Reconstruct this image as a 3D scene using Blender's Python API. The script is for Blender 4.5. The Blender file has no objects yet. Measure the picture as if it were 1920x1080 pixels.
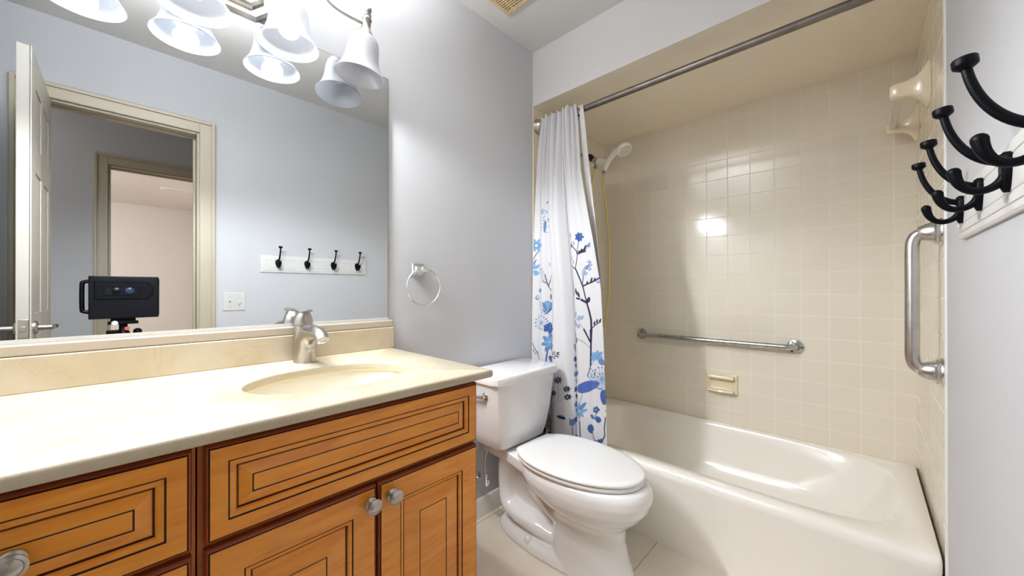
import bpy, bmesh, math, random
import numpy as np
from mathutils import Vector, Matrix
PI = math.pi
random.seed(11)
SC = bpy.context.scene
COL = SC.collection

# ------------------------------------------------------------------ camera, world, light levels, exposure
W = 1.524            # tub alcove length: painted left wall x=0, right wall x=W
H = 2.44             # ceiling
SOF = 2.137          # underside of the soffit over the tub
YS, YB = 1.597, 2.402  # soffit / tub apron plane, tiled back wall
YN = -0.42           # near wall, left of the door
CAM = Vector((1.356, 0.0, 1.104))
cd = bpy.data.cameras.new('camera'); cam = bpy.data.objects.new('camera', cd); COL.objects.link(cam)
yaw, pitch, roll = 0.7607, 0.0027, -0.001
fw = Vector((-math.sin(yaw)*math.cos(pitch), math.cos(yaw)*math.cos(pitch), math.sin(pitch)))
rt = Vector((math.cos(yaw), math.sin(yaw), 0)); up = rt.cross(fw)
rt2 = rt*math.cos(roll)+up*math.sin(roll); up2 = -rt*math.sin(roll)+up*math.cos(roll)
cam.matrix_world = Matrix(((rt2.x, up2.x, -fw.x, CAM.x), (rt2.y, up2.y, -fw.y, CAM.y), (rt2.z, up2.z, -fw.z, CAM.z), (0, 0, 0, 1)))
cd.sensor_width = 36.0; cd.lens = 693.5*36/1920; cd.clip_start = 0.01; cd.clip_end = 50
SC.camera = cam
world = bpy.data.worlds.new('world'); SC.world = world; world.use_nodes = True
world.node_tree.nodes['Background'].inputs[0].default_value = (0.8, 0.85, 1, 1)
world.node_tree.nodes['Background'].inputs[1].default_value = 0.3
SC.view_settings.view_transform = 'Standard'; SC.view_settings.look = 'None'
SC.view_settings.exposure = 1.2; SC.view_settings.gamma = 1.0; SC.view_settings.use_curve_mapping = False
SC.cycles.use_denoising = True
SC.cycles.max_bounces = 14; SC.cycles.diffuse_bounces = 9; SC.cycles.glossy_bounces = 6; SC.cycles.transmission_bounces = 8
SC.cycles.caustics_reflective = False; SC.cycles.caustics_refractive = False
SC.cycles.sample_clamp_indirect = 6.0
BULB = 0.9           # glow of each lit vanity bulb
FLOOD = 14.0         # flood light thrown downwards by each lit vanity bulb
UP_FILL = 25.0           # added upward fill spot near each lit lamp, brightens the ceiling
ROOM_FILL = 115.0      # emission of the dome lamp added as fill in the far room
HALL_FILL = 12.0      # emission of the dome lamp added as fill in the hall

# ------------------------------------------------------------------ materials
def new_mat(name):
    m = bpy.data.materials.new(name); m.use_nodes = True
    nt = m.node_tree; b = nt.nodes['Principled BSDF']
    return m, nt, b
def srgb(r, g, b):
    f = lambda c: (c/255/12.92) if c/255 <= 0.04045 else ((c/255+0.055)/1.055)**2.4
    return (f(r), f(g), f(b), 1)
def noise(nt, scale, detail=4, rough=.55, stretch=None, coord='Object', dist=0.0):
    tc = nt.nodes.new('ShaderNodeTexCoord'); out = tc.outputs[coord]
    if stretch:
        mp = nt.nodes.new('ShaderNodeMapping'); mp.inputs['Scale'].default_value = stretch
        nt.links.new(out, mp.inputs['Vector']); out = mp.outputs[0]
    n = nt.nodes.new('ShaderNodeTexNoise'); n.inputs['Scale'].default_value = scale
    n.inputs['Detail'].default_value = detail; n.inputs['Roughness'].default_value = rough
    n.inputs['Distortion'].default_value = dist
    nt.links.new(out, n.inputs['Vector'])
    return n
def ramp(nt, src, stops):
    r = nt.nodes.new('ShaderNodeValToRGB')
    while len(r.color_ramp.elements) < len(stops): r.color_ramp.elements.new(0.5)
    for e, (p, c) in zip(r.color_ramp.elements, stops): e.position = p; e.color = c
    nt.links.new(src, r.inputs['Fac']); return r
def bump(nt, b, src, strength, dist):
    bp = nt.nodes.new('ShaderNodeBump'); bp.inputs['Strength'].default_value = strength; bp.inputs['Distance'].default_value = dist
    nt.links.new(src, bp.inputs['Height']); nt.links.new(bp.outputs[0], b.inputs['Normal'])
def surf(name, col, rough=.5, metal=0.0, var=.04, vscale=6, bumpy=0.0, bscale=120, spec=.5, coat=0.0):
    m, nt, b = new_mat(name)
    b.inputs['Roughness'].default_value = rough; b.inputs['Metallic'].default_value = metal
    b.inputs['Specular IOR Level'].default_value = spec
    if coat: b.inputs['Coat Weight'].default_value = coat; b.inputs['Coat Roughness'].default_value = .05
    n = noise(nt, vscale)
    lo = tuple(max(0, c*(1-var)) for c in col[:3])+(1,); hi = tuple(min(1, c*(1+var)) for c in col[:3])+(1,)
    r = ramp(nt, n.outputs['Fac'], [(.3, lo), (.7, hi)])
    nt.links.new(r.outputs[0], b.inputs['Base Color'])
    if bumpy: bump(nt, b, noise(nt, bscale, 3).outputs['Fac'], bumpy, .002)
    return m
def tile_mat(name, ax, ph, size, col1, col2, grout, mortar=.0022, rough=.12, bstr=.35, var=0.0):
    """square tile on the plane of the two object axes ax, grid lines passing through ph"""
    m, nt, b = new_mat(name)
    tc = nt.nodes.new('ShaderNodeTexCoord'); sx = nt.nodes.new('ShaderNodeSeparateXYZ'); nt.links.new(tc.outputs['Object'], sx.inputs[0])
    cb = nt.nodes.new('ShaderNodeCombineXYZ')
    for k in range(2):
        ad = nt.nodes.new('ShaderNodeMath'); ad.operation = 'SUBTRACT'; ad.inputs[1].default_value = ph[k]-size*40
        nt.links.new(sx.outputs[ax[k]], ad.inputs[0]); nt.links.new(ad.outputs[0], cb.inputs[k])
    br = nt.nodes.new('ShaderNodeTexBrick'); br.offset = 0.0; br.squash = 1.0
    br.inputs['Scale'].default_value = 1.0; br.inputs['Brick Width'].default_value = size; br.inputs['Row Height'].default_value = size
    br.inputs['Mortar Size'].default_value = mortar; br.inputs['Mortar Smooth'].default_value = .3; br.inputs['Bias'].default_value = 0
    br.inputs['Color1'].default_value = col1; br.inputs['Color2'].default_value = col2; br.inputs['Mortar'].default_value = grout
    nt.links.new(cb.outputs[0], br.inputs['Vector'])
    out = br.outputs['Color']
    if var:
        n = noise(nt, 7, 5); r = ramp(nt, n.outputs['Fac'], [(.3, (1-var, 1-var, 1-var*1.2, 1)), (.7, (1, 1, 1, 1))])
        mx = nt.nodes.new('ShaderNodeMix'); mx.data_type = 'RGBA'; mx.blend_type = 'MULTIPLY'; mx.inputs[0].default_value = 1
        nt.links.new(out, mx.inputs[6]); nt.links.new(r.outputs[0], mx.inputs[7]); out = mx.outputs[2]
    nt.links.new(out, b.inputs['Base Color'])
    rr = ramp(nt, br.outputs['Fac'], [(0, (rough,)*3+(1,)), (1, (.75,)*3+(1,))]); nt.links.new(rr.outputs[0], b.inputs['Roughness'])
    inv = nt.nodes.new('ShaderNodeMath'); inv.operation = 'SUBTRACT'; inv.inputs[0].default_value = 1; nt.links.new(br.outputs['Fac'], inv.inputs[1])
    bump(nt, b, inv.outputs[0], bstr, .0015)
    return m
def emit(name, col, strength):
    m, nt, b = new_mat(name)
    b.inputs['Base Color'].default_value = (.9, .9, .9, 1)
    b.inputs['Emission Color'].default_value = col; b.inputs['Emission Strength'].default_value = strength
    return m
def wood_mat():
    m, nt, b = new_mat('stained_maple')
    g = noise(nt, 5, 6, .6, stretch=(1, 1.2, 9), dist=.6)
    r = ramp(nt, g.outputs['Fac'], [(.25, srgb(218, 129, 33)), (.5, srgb(239, 154, 48)), (.78, srgb(248, 172, 68))])
    g2 = noise(nt, 3.1, 3); r2 = ramp(nt, g2.outputs['Fac'], [(.3, (.80, .76, .72, 1)), (.7, (1, 1, 1, 1))])
    mx = nt.nodes.new('ShaderNodeMix'); mx.data_type = 'RGBA'; mx.blend_type = 'MULTIPLY'; mx.inputs[0].default_value = 1
    nt.links.new(r.outputs[0], mx.inputs[6]); nt.links.new(r2.outputs[0], mx.inputs[7]); nt.links.new(mx.outputs[2], b.inputs['Base Color'])
    b.inputs['Roughness'].default_value = .33
    b.inputs['Coat Weight'].default_value = .25; b.inputs['Coat Roughness'].default_value = .2
    return m
def marble_mat():
    m, nt, b = new_mat('cream_marble')
    a = noise(nt, 9, 6, .6); r = ramp(nt, a.outputs['Fac'], [(.3, srgb(184, 171, 145)), (.55, srgb(192, 180, 157)), (.75, srgb(198, 188, 170))])
    v = noise(nt, 3.2, 8, .62, dist=1.6); rv = ramp(nt, v.outputs['Fac'], [(.490, (1, 1, 1, 1)), (.5, (.86, .79, .68, 1)), (.510, (1, 1, 1, 1))])
    mx = nt.nodes.new('ShaderNodeMix'); mx.data_type = 'RGBA'; mx.blend_type = 'MULTIPLY'; mx.inputs[0].default_value = .45
    nt.links.new(r.outputs[0], mx.inputs[6]); nt.links.new(rv.outputs[0], mx.inputs[7]); nt.links.new(mx.outputs[2], b.inputs['Base Color'])
    b.inputs['Roughness'].default_value = .22
    return m
def shade_mat(name='frosted_glass'):
    m, nt, b = new_mat(name)
    b.inputs['Base Color'].default_value = (.93, .94, .95, 1); b.inputs['Roughness'].default_value = .28
    tr = nt.nodes.new('ShaderNodeBsdfTranslucent'); tr.inputs['Color'].default_value = (.93, .95, 1, 1)
    n = noise(nt, 25); r = ramp(nt, n.outputs['Fac'], [(.3, (.60, .61, .64, 1)), (.7, (.64, .65, .68, 1))]); nt.links.new(r.outputs[0], b.inputs['Base Color'])
    mx = nt.nodes.new('ShaderNodeMixShader'); mx.inputs[0].default_value = .35
    nt.links.new(b.outputs[0], mx.inputs[1]); nt.links.new(tr.outputs[0], mx.inputs[2]); nt.links.new(mx.outputs[0], nt.nodes['Material Output'].inputs['Surface'])
    return m
M = {}
M['wall'] = surf('wall_paint', srgb(194, 195, 198), .55, var=.012, vscale=3, bumpy=.10, bscale=160)
M['wall_white'] = surf('hall_paint', srgb(216, 211, 206), .6, var=.01, bumpy=.08)
M['ceil'] = surf('ceiling_paint', srgb(204, 202, 200), .8, var=.01, bumpy=.1, bscale=90)
M['alcove_bounce'] = surf('alcove_ceiling_bounce_paint', srgb(236, 226, 208), .8, var=.01)  # cream paint lightened to stand in for bounce light off tub and tile
M['popcorn'] = surf('popcorn_ceiling', srgb(226, 220, 218), .9, var=.05, vscale=60, bumpy=.6, bscale=70)
M['trim'] = surf('cream_trim_paint', srgb(184, 174, 152), .35, var=.02)
M['ledge'] = surf('ledge_paint', srgb(178, 167, 152), .4, var=.02)
M['white_trim'] = surf('white_trim_paint', srgb(236, 234, 230), .35, var=.015)
M['door'] = surf('door_paint', srgb(172, 167, 157), .4, var=.015)
TC = (srgb(227, 220, 205), srgb(229, 222, 207), srgb(234, 228, 216))
M['tile_back'] = tile_mat('almond_tile_back', (0, 2), (.12, .632), .1112, *TC)
M['tile_end'] = tile_mat('almond_tile_end', (1, 2), (YB-.1112, .632), .1112, TC[0], TC[1], srgb(230, 223, 209), bstr=.12)
M['floor'] = tile_mat('floor_tile', (0, 1), (.70, 1.30), .665, srgb(232, 224, 210), srgb(229, 220, 205), srgb(200, 182, 152), mortar=.0035, rough=.32, bstr=.3, var=.10)
M['hall_floor'] = surf('hall_floor_tile', srgb(200, 190, 175), .4)
M['tub'] = surf('almond_enamel', srgb(240, 236, 229), .10, var=.008, coat=.6)
M['ceramic'] = surf('almond_ceramic', srgb(230, 218, 190), .10, var=.01, coat=.5)
M['china'] = surf('white_vitreous_china', srgb(229, 229, 228), .07, var=.006, coat=.7)
M['seat'] = surf('white_plastic_seat', srgb(229, 229, 228), .22, var=.005)
M['chrome'] = surf('chrome', (.80, .82, .84, 1), .07, 1, var=.02)
M['nickel'] = surf('brushed_nickel', (.47, .445, .41, 1), .28, 1, var=.08, vscale=30)
M['steel'] = surf('brushed_steel', (.60, .58, .56, 1), .25, 1, var=.1, vscale=30)
M['oldchrome'] = surf('aged_chrome', (.50, .51, .52, 1), .22, 1, var=.2, vscale=40)
M['rod'] = surf('satin_rod_metal', (.20, .175, .155, 1), .42, 1, var=.15, vscale=25)
M['bronze'] = surf('dark_bronze', (.025, .02, .018, 1), .4, .6, var=.2)
M['black'] = surf('black_iron', (.0015, .0018, .004, 1), .42, 0.0, var=.2, spec=.12)
M['bplastic'] = surf('black_plastic', (.002, .0025, .006, 1), .3, 0.0, var=.2, spec=.25)
M['lensglass'] = surf('dark_lens_glass', (.02, .05, .10, 1), .05, 0.0, var=.3)
M['red'] = surf('red_accent', srgb(190, 50, 35), .4)
M['wood'] = wood_mat()
M['glaze'] = surf('dark_glaze_line', srgb(48, 14, 10), .45, var=.25, vscale=20)
M['frame'] = surf('stained_frame_wood', srgb(196, 112, 44), .4, var=.12, vscale=9)
M['edge'] = surf('glazed_wood_edge', srgb(142, 66, 30), .4, var=.2, vscale=14)
M['marble'] = marble_mat()
M['basin'] = surf('biscuit_basin', srgb(226, 220, 204), .10, var=.01, coat=.6)
M['caulk'] = surf('yellowed_caulk', srgb(226, 204, 140), .5, var=.05)
M['shade'] = shade_mat()
M['bulb_on'] = emit('lit_bulb', (.94, .97, 1, 1), BULB)
M['bulb_off'] = surf('unlit_bulb', srgb(235, 235, 232), .3)
M['room_fill_dome'] = emit('room_fill_glow', (1, .965, .94, 1), ROOM_FILL)
M['hall_fill_dome'] = emit('hall_fill_glow', (1, .93, .87, 1), HALL_FILL)
M['channel'] = surf('bright_aluminium', (.82, .82, .82, 1), .38, .6, var=.03)
M['rack'] = surf('white_rack_paint', srgb(212, 211, 208), .4, var=.01)
M['switch'] = surf('switch_plastic', srgb(206, 205, 202), .3, var=.005)
M['vent'] = surf('yellowed_vent_plastic', srgb(206, 186, 146), .5, var=.06, vscale=12)
M['dark'] = surf('dark_cavity', (.015, .012, .01, 1), .8)
M['hose'] = surf('yellowed_hose', srgb(226, 204, 132), .35, var=.05, vscale=20)
M['wplastic'] = surf('white_plastic', srgb(242, 238, 230), .3, var=.02)
M['clear'] = surf('cloudy_acrylic', srgb(206, 200, 190), .2, var=.06, vscale=20)
def mirror_mat():
    m, nt, b = new_mat('mirror_silver')
    b.inputs['Metallic'].default_value = 1; b.inputs['Roughness'].default_value = 0.0
    n = noise(nt, 2); r = ramp(nt, n.outputs['Fac'], [(.3, (.84, .875, .89, 1)), (.7, (.85, .885, .90, 1))]); nt.links.new(r.outputs[0], b.inputs['Base Color'])
    return m
M['mirror'] = mirror_mat()
def cloth_mat():
    m, nt, b = new_mat('printed_curtain_cloth')
    at = nt.nodes.new('ShaderNodeAttribute'); at.attribute_name = 'print'
    nt.links.new(at.outputs['Color'], b.inputs['Base Color']); b.inputs['Roughness'].default_value = .7
    tr = nt.nodes.new('ShaderNodeBsdfTranslucent'); nt.links.new(at.outputs['Color'], tr.inputs['Color'])
    mx = nt.nodes.new('ShaderNodeMixShader'); mx.inputs[0].default_value = .18
    nt.links.new(b.outputs[0], mx.inputs[1]); nt.links.new(tr.outputs[0], mx.inputs[2]); nt.links.new(mx.outputs[0], nt.nodes['Material Output'].inputs['Surface'])
    bump(nt, b, noise(nt, 700, 2).outputs['Fac'], .08, .0005)
    return m
M['cloth'] = cloth_mat()

# ------------------------------------------------------------------ mesh helpers
class MB:
    def __init__(s): s.v = []; s.f = []; s.m = []
    def add(s, vs, fs, mi=0):
        o = len(s.v); s.v += [tuple(p) for p in vs]; s.f += [tuple(i+o for i in f) for f in fs]; s.m += [mi]*len(fs); return s
    def box(s, lo, hi, mi=0):
        x0, y0, z0 = lo; x1, y1, z1 = hi
        return s.add([(x0,y0,z0),(x1,y0,z0),(x1,y1,z0),(x0,y1,z0),(x0,y0,z1),(x1,y0,z1),(x1,y1,z1),(x0,y1,z1)],
              [(0,3,2,1),(4,5,6,7),(0,1,5,4),(1,2,6,5),(2,3,7,6),(3,0,4,7)], mi)
    def loft(s, rings, closed=True, cap0=True, cap1=True, mi=0):
        n = len(rings[0]); vs = [p for r in rings for p in r]; fs = []
        for i in range(len(rings)-1):
            for j in range(n if closed else n-1):
                a = i*n+j; b = i*n+(j+1) % n
                fs.append((a, b, b+n, a+n))
        if cap0: fs.append(tuple(range(n-1, -1, -1)))
        if cap1: fs.append(tuple(range((len(rings)-1)*n, len(rings)*n)))
        return s.add(vs, fs, mi)
    def lathe(s, prof, c, axis=(0, 0, 1), seg=28, mi=0, cap0=True, cap1=True):
        """prof: (radius, distance along axis)"""
        ax = Vector(axis).normalized(); t = Vector((1, 0, 0)) if abs(ax.x) < .8 else Vector((0, 1, 0))
        a = ax.cross(t).normalized(); b = ax.cross(a); c = Vector(c)
        rings = [[c+ax*h+(a*math.cos(2*PI*k/seg)+b*math.sin(2*PI*k/seg))*max(r, 1e-5) for k in range(seg)] for r, h in prof]
        return s.loft(rings, cap0=cap0, cap1=cap1, mi=mi)
    def tube(s, pts, rad, seg=14, mi=0, closed=False, sub=0, sq=None, flat=None):
        pts = [Vector(p) for p in pts]; n = len(pts)
        rad = rad if isinstance(rad, (list, tuple)) else [rad]*n
        if sub:
            q = []; rr = []; m = n if closed else n-1
            for i in range(m):
                p0 = pts[(i-1) % n] if (closed or i) else pts[0]; p1 = pts[i]; p2 = pts[(i+1) % n]; p3 = pts[(i+2) % n] if (closed or i+2 < n) else pts[-1]
                for k in range(sub):
                    t = k/sub
                    q.append(.5*((2*p1)+(p2-p0)*t+(2*p0-5*p1+4*p2-p3)*t*t+(3*p1-p0-3*p2+p3)*t**3)); rr.append(rad[i]*(1-t)+rad[(i+1) % n]*t)
            if not closed: q.append(pts[-1]); rr.append(rad[-1])
            pts, rad, n = q, rr, len(q)
        T = []
        for i in range(n):
            a = pts[(i-1) % n] if (closed or i) else pts[0]; b = pts[(i+1) % n] if (closed or i < n-1) else pts[-1]
            T.append((b-a).normalized())
        u = T[0].cross(Vector((0, 0, 1)) if abs(T[0].z) < .9 else Vector((0, 1, 0))).normalized(); rings = []
        for i in range(n):
            u = (u-T[i]*u.dot(T[i])).normalized(); w = T[i].cross(u)
            fl = flat if flat else 1
            rings.append([pts[i]+(u*math.cos(2*PI*k/seg)*rad[i]+w*math.sin(2*PI*k/seg)*rad[i]*fl) for k in range(seg)])
        if closed:
            rings.append(rings[0]); return s.loft(rings, cap0=False, cap1=False, mi=mi)
        return s.loft(rings, mi=mi)
    def ball(s, c, r, seg=16, mi=0, sc=(1, 1, 1)):
        c = Vector(c); rings = []
        for i in range(1, seg//2):
            th = PI*i/(seg//2); rings.append([(c.x+r*sc[0]*math.sin(th)*math.cos(2*PI*k/seg), c.y+r*sc[1]*math.sin(th)*math.sin(2*PI*k/seg), c.z-r*sc[2]*math.cos(th)) for k in range(seg)])
        o = len(s.v); s.loft(rings, cap0=False, cap1=False, mi=mi)
        n = len(s.v); s.v += [(c.x, c.y, c.z-r*sc[2]), (c.x, c.y, c.z+r*sc[2])]
        last = o+(len(rings)-1)*seg
        for k in range(seg):
            s.f.append((o+(k+1) % seg, o+k, n)); s.m.append(mi); s.f.append((last+k, last+(k+1) % seg, n+1)); s.m.append(mi)
        return s
    def mesh(s, name, mats, smooth=40, off=(0, 0, 0)):
        me = bpy.data.meshes.new(name)
        me.from_pydata([(p[0]-off[0], p[1]-off[1], p[2]-off[2]) for p in s.v], [], s.f)
        for m in mats: me.materials.append(m)
        me.polygons.foreach_set('material_index', s.m)
        bm = bmesh.new(); bm.from_mesh(me); bmesh.ops.remove_doubles(bm, verts=bm.verts, dist=1e-6); bmesh.ops.recalc_face_normals(bm, faces=bm.faces); bm.to_mesh(me); bm.free()
        if smooth:
            me.polygons.foreach_set('use_smooth', [True]*len(me.polygons)); me.set_sharp_from_angle(angle=math.radians(smooth))
        me.update(); return me
def world_loc(o):
    v = Vector((0, 0, 0))
    while o is not None: v += o.location; o = o.parent
    return v
def part(name, mb, mat, parent=None, smooth=40, bevel=0, seg=2, local=False, origin=None):
    """one mesh object; vertices given in world space unless local"""
    mats = mat if isinstance(mat, (list, tuple)) else [mat]
    mats = [M[x] if isinstance(x, str) else x for x in mats]
    off = (0, 0, 0)
    if parent is not None and not local: off = world_loc(parent)
    if parent is None and origin is not None: off = Vector(origin)
    o = bpy.data.objects.new(name, mb.mesh(name, mats, smooth, off)); COL.objects.link(o)
    if parent is not None: o.parent = parent
    elif origin is not None: o.location = origin
    if bevel:
        bv = o.modifiers.new('bevel', 'BEVEL'); bv.width = bevel; bv.segments = seg; bv.limit_method = 'ANGLE'; bv.angle_limit = math.radians(40)
        bv.harden_normals = False
    return o
def tag(o, label, cat, group=None, kind=None):
    o['label'] = label; o['category'] = cat
    if group: o['group'] = group
    if kind: o['kind'] = kind
    return o
def thing(name, label, cat, loc, group=None):
    o = bpy.data.objects.new(name, None); COL.objects.link(o); o.location = loc; o.empty_display_size = .05
    return tag(o, label, cat, group)
def struct(name, mb, mat, label, cat, bevel=0, smooth=40, parent=None):
    o = part(name, mb, mat, parent, smooth, bevel)
    if parent is None: tag(o, label, cat, kind='structure')
    return o
def box(lo, hi): return MB().box(lo, hi)
def superloop(cx, cy, a, b, z, n, N=96, egg=0.0):
    r = []
    for k in range(N):
        t = 2*PI*k/N; c, s_ = math.cos(t), math.sin(t)
        x = math.copysign(abs(c)**(2/n), c); y = math.copysign(abs(s_)**(2/n), s_)
        r.append((cx+a*x, cy+b*y*(1-egg*x), z))
    return r
def bez(p0, p1, p2, p3, n=10):
    p0, p1, p2, p3 = map(Vector, (p0, p1, p2, p3)); out = []
    for i in range(n+1):
        t = i/n; out.append(p0*(1-t)**3+p1*3*t*(1-t)**2+p2*3*t*t*(1-t)+p3*t**3)
    return out
def rect_rings(fn, w, h, prof, mb=None, close=True):
    """nested mitred rectangle rings; fn(u,v,d)->xyz, prof: list of (inset, depth, material of the ring ending here)"""
    mb = mb or MB(); prev = None
    for ins, d, mi in prof:
        a, b = w/2-ins, h/2-ins
        ring = [fn(-a, -b, d), fn(a, -b, d), fn(a, b, d), fn(-a, b, d)]
        if prev is not None:
            mb.add(prev+ring, [(0, 1, 5, 4), (1, 2, 6, 5), (2, 3, 7, 6), (3, 0, 4, 7)], mi)
        prev = ring
    if close: mb.add(prev, [(0, 1, 2, 3)], prof[-1][2])
    return mb

# ------------------------------------------------------------------ the room shell
T = .10
struct('floor', box((-T, YN-T, -.06), (W+.002, YB+.1, 0)), 'floor', 'beige square tiled bathroom floor between tub, toilet and vanity', 'floor')
struct('ceiling', box((-T, YN-T, H), (W+T, YS, H+.08)), 'ceil', 'white bathroom ceiling with the square vent grille', 'ceiling')
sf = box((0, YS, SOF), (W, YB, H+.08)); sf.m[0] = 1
struct('ceiling_soffit', sf, ['ceil', 'alcove_bounce'], 'white lowered soffit above the bathtub alcove', 'soffit')
struct('wall_left', box((-T, YN-T, 0), (0, YS+.006, H)), 'wall', 'pale grey painted wall behind mirror, towel ring and toilet', 'wall')
struct('wall_alcove_left', box((-T, YS+.006, 0), (0, YB, H)), 'tile_end', 'almond tiled end wall behind the shower curtain and shower head', 'tiled wall')
struct('wall_back', box((-T, YB, 0), (W+T, YB+.1, H)), 'tile_back', 'almond tiled long wall behind the bathtub', 'tiled wall')
struct('wall_alcove_right', box((W, YS+.006, 0), (W+.115, YB, H)), 'tile_end', 'almond tiled end wall holding the vertical grab bar', 'tiled wall')
DY0, DY1, DZ = -.295, .312, 2.035    # bathroom doorway
wr = box((W, DY1, 0), (W+.115, YS+.006, H)).box((W, YN-T, 0), (W+.115, DY0, H)).box((W, DY0, DZ), (W+.115, DY1, H))
struct('wall_right', wr, 'wall', 'pale painted wall with the hook rack beside the doorway', 'wall')
struct('wall_near', box((-T, YN-T, 0), (W, YN, H)), 'wall', 'pale grey end wall beside the vanity and open door', 'wall')
# bead where painted wall meets tile on the right, tile edge on the left
struct('trim_1', box((W-.004, YS-.012, 0), (W+.001, YS+.008, SOF)), 'white_trim', 'thin white bead at the edge of the right tiled wall', 'trim', bevel=.0015)
struct('trim_2', box((0, YS-.002, .30), (.004, YS+.012, SOF)), 'ceramic', 'thin bullnose tile edge beside the shower curtain', 'trim', bevel=.0015)
# baseboard with a stepped profile behind the toilet
bb = MB(); prof = [(0, 0), (.014, 0), (.014, .055), (.011, .066), (.011, .074), (.005, .088), (0, .09)]
bb.loft([[(x, y, z) for x, z in prof] for y in (.70, YS-.005)], closed=True)
struct('baseboard_left', bb, 'white_trim', 'white moulded baseboard behind the toilet', 'baseboard')
bb = MB(); bb.loft([[(W-x, y, z) for x, z in prof] for y in (DY1+.07, YS-.013)], closed=True)
struct('baseboard_right', bb, 'white_trim', 'white moulded baseboard under the hook rack', 'baseboard')
# door casing: jambs, head and stop seen in the mirror
def casing(name, x, y0, y1, ztop, side, label, depth=.115, cw=.072):
    mb = MB(); t = .014*side
    for a, b, c, d in ((y0-cw, y0, 0, ztop+cw), (y1, y1+cw, 0, ztop+cw), (y0, y1, ztop, ztop+cw)):
        lo = (min(x, x+t), a, c); hi = (max(x, x+t), b, d); mb.box(lo, hi)
        t2 = t*1.5
        if b-a < .2:
            e = a if a < y0 else b-.018
            mb.box((min(x, x+t2), e, c), (max(x, x+t2), e+.018, d))
        else: mb.box((min(x, x+t2), a-cw+.018, d-.018), (max(x, x+t2), b+cw-.018, d))
    o = struct(name, mb, 'trim', label, 'door casing', bevel=.003)
    j = MB(); x0, x1 = min(x, x-side*depth), max(x, x-side*depth)
    j.box((x0, y0-.002, 0), (x1, y0+.012, ztop)).box((x0, y1-.012, 0), (x1, y1+.002, ztop)).box((x0, y0+.012, ztop-.012), (x1, y1-.012, ztop+.002))
    xm = (x0+x1)/2; j.box((xm-.006, y1-.023, 0), (xm+.022, y1-.012, ztop-.012)).box((xm-.006, y0+.012, ztop-.023), (xm+.022, y1-.023, ztop-.012))
    part('jamb', j, 'trim', o, bevel=.002)
    return o
casing('trim_3', W, DY0, DY1, DZ, -1, 'cream door casing around the bathroom doorway, seen in mirror')
# the hall and the room beyond it
HX, FX = 2.70, 6.95
struct('floor_hall', box((W+.002, -2.2, -.06), (FX+.1, 1.6, 0)), 'hall_floor', 'tiled floor of the hall and the far room', 'floor')
struct('ceiling_hall', box((W+.115, -2.2, H), (HX, 1.6, H+.08)), 'ceil', 'ceiling of the dim hall outside the doorway', 'ceiling')
OY0, OY1 = -.078, .74
wh = box((HX, -2.2, 0), (HX+.115, OY0, H)).box((HX, OY1, 0), (HX+.115, 1.6, H)).box((HX, OY0, 2.03), (HX+.115, OY1, H))
struct('wall_hall', wh, 'wall', 'grey hall wall across from the bathroom doorway, seen in mirror', 'wall')
casing('trim_4', HX, OY0, OY1, 2.03, -1, 'cream door casing across the hall, seen in mirror')
struct('wall_hall_near', box((W+.115, -2.3, 0), (FX+.1, -2.2, H)), 'wall_white', 'end wall of the hall and far room', 'wall')
struct('wall_hall_end', box((W+.115, 1.6, 0), (HX+.115, 1.7, H)), 'wall', 'other end wall of the hall', 'wall')
struct('wall_hall_side', box((W+.002, -2.2, 0), (W+.115, YN-T, H)).box((W+.115, YB, 0), (W+.116, YB+.01, .01)), 'wall', 'hall side of the bathroom wall', 'wall')
struct('ceiling_far', box((HX, -2.2, H), (FX+.1, 1.6, H+.08)), 'popcorn', 'white textured ceiling of the far room', 'ceiling')
struct('wall_far', box((FX, -2.2, 0), (FX+.1, 1.6, H)), 'wall_white', 'pale pinkish white wall of the far room, seen in mirror', 'wall')
struct('wall_far_side', box((HX+.115, .80, 0), (FX, .90, H)), 'wall_white', 'side wall of the far room at its right in mirror', 'wall')

# bathroom door, opened inwards against the left
DW, DT = .605, .036
dr = bpy.data.objects.new('door_1', None); COL.objects.link(dr); dr.location = (W-.012, DY0+.016, .012); dr.rotation_euler = (0, 0, math.radians(-.6))
tag(dr, 'cream panelled bathroom door standing open, its latch edge seen in mirror', 'door', kind='structure')
sl = MB(); hgt = 2.005
sl.box((-DW, 0.004, 0), (0, DT-.004, hgt))
for (x0, x1) in ((-DW+.10, -DW/2-.04), (-DW/2+.04, -.10)):
    for (z0, z1) in ((.22, .80), (1.0, 1.55), (1.66, 1.88)):
        for yy, s_ in ((DT-.004, 1), (.004, -1)):
            cx_, cz_ = (x0+x1)/2, (z0+z1)/2
            rect_rings(lambda u, v, d: (cx_+u, yy+s_*d, cz_+v), x1-x0, z1-z0, [(0, .0002, 0), (.012, -.0035+.004, 0), (.03, .0035, 0)], sl)
for yy in (0, DT-.004):     # stiles and rails standing proud of the panels
    for lo, hi in (((-DW, 0), (-DW+.10, hgt)), ((-.10, 0), (0, hgt)), ((-DW/2-.04, .22), (-DW/2+.04, 1.88)),
                   ((-DW+.10, 0), (-.10, .22)), ((-DW+.10, .80), (-.10, 1.0)), ((-DW+.10, 1.55), (-.10, 1.66)), ((-DW+.10, 1.88), (-.10, hgt))):
        sl.box((lo[0], yy, lo[1]), (hi[0], yy+.004, hi[1]))
part('slab', sl, 'door', dr, bevel=.001, local=True)
hb = MB()
for s_ in (1, -1):
    y0 = DT if s_ > 0 else 0
    hb.lathe([(.027, 0), (.027, .005), (.022, .010), (.011, .012), (.010, .045)], (-DW+.062, y0, .945), (0, s_, 0))
    hb.tube([(-DW+.062, y0+s_*.045, .945), (-DW+.09, y0+s_*.050, .945), (-DW+.17, y0+s_*.048, .943)], [.010, .0095, .007], sub=4)
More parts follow.
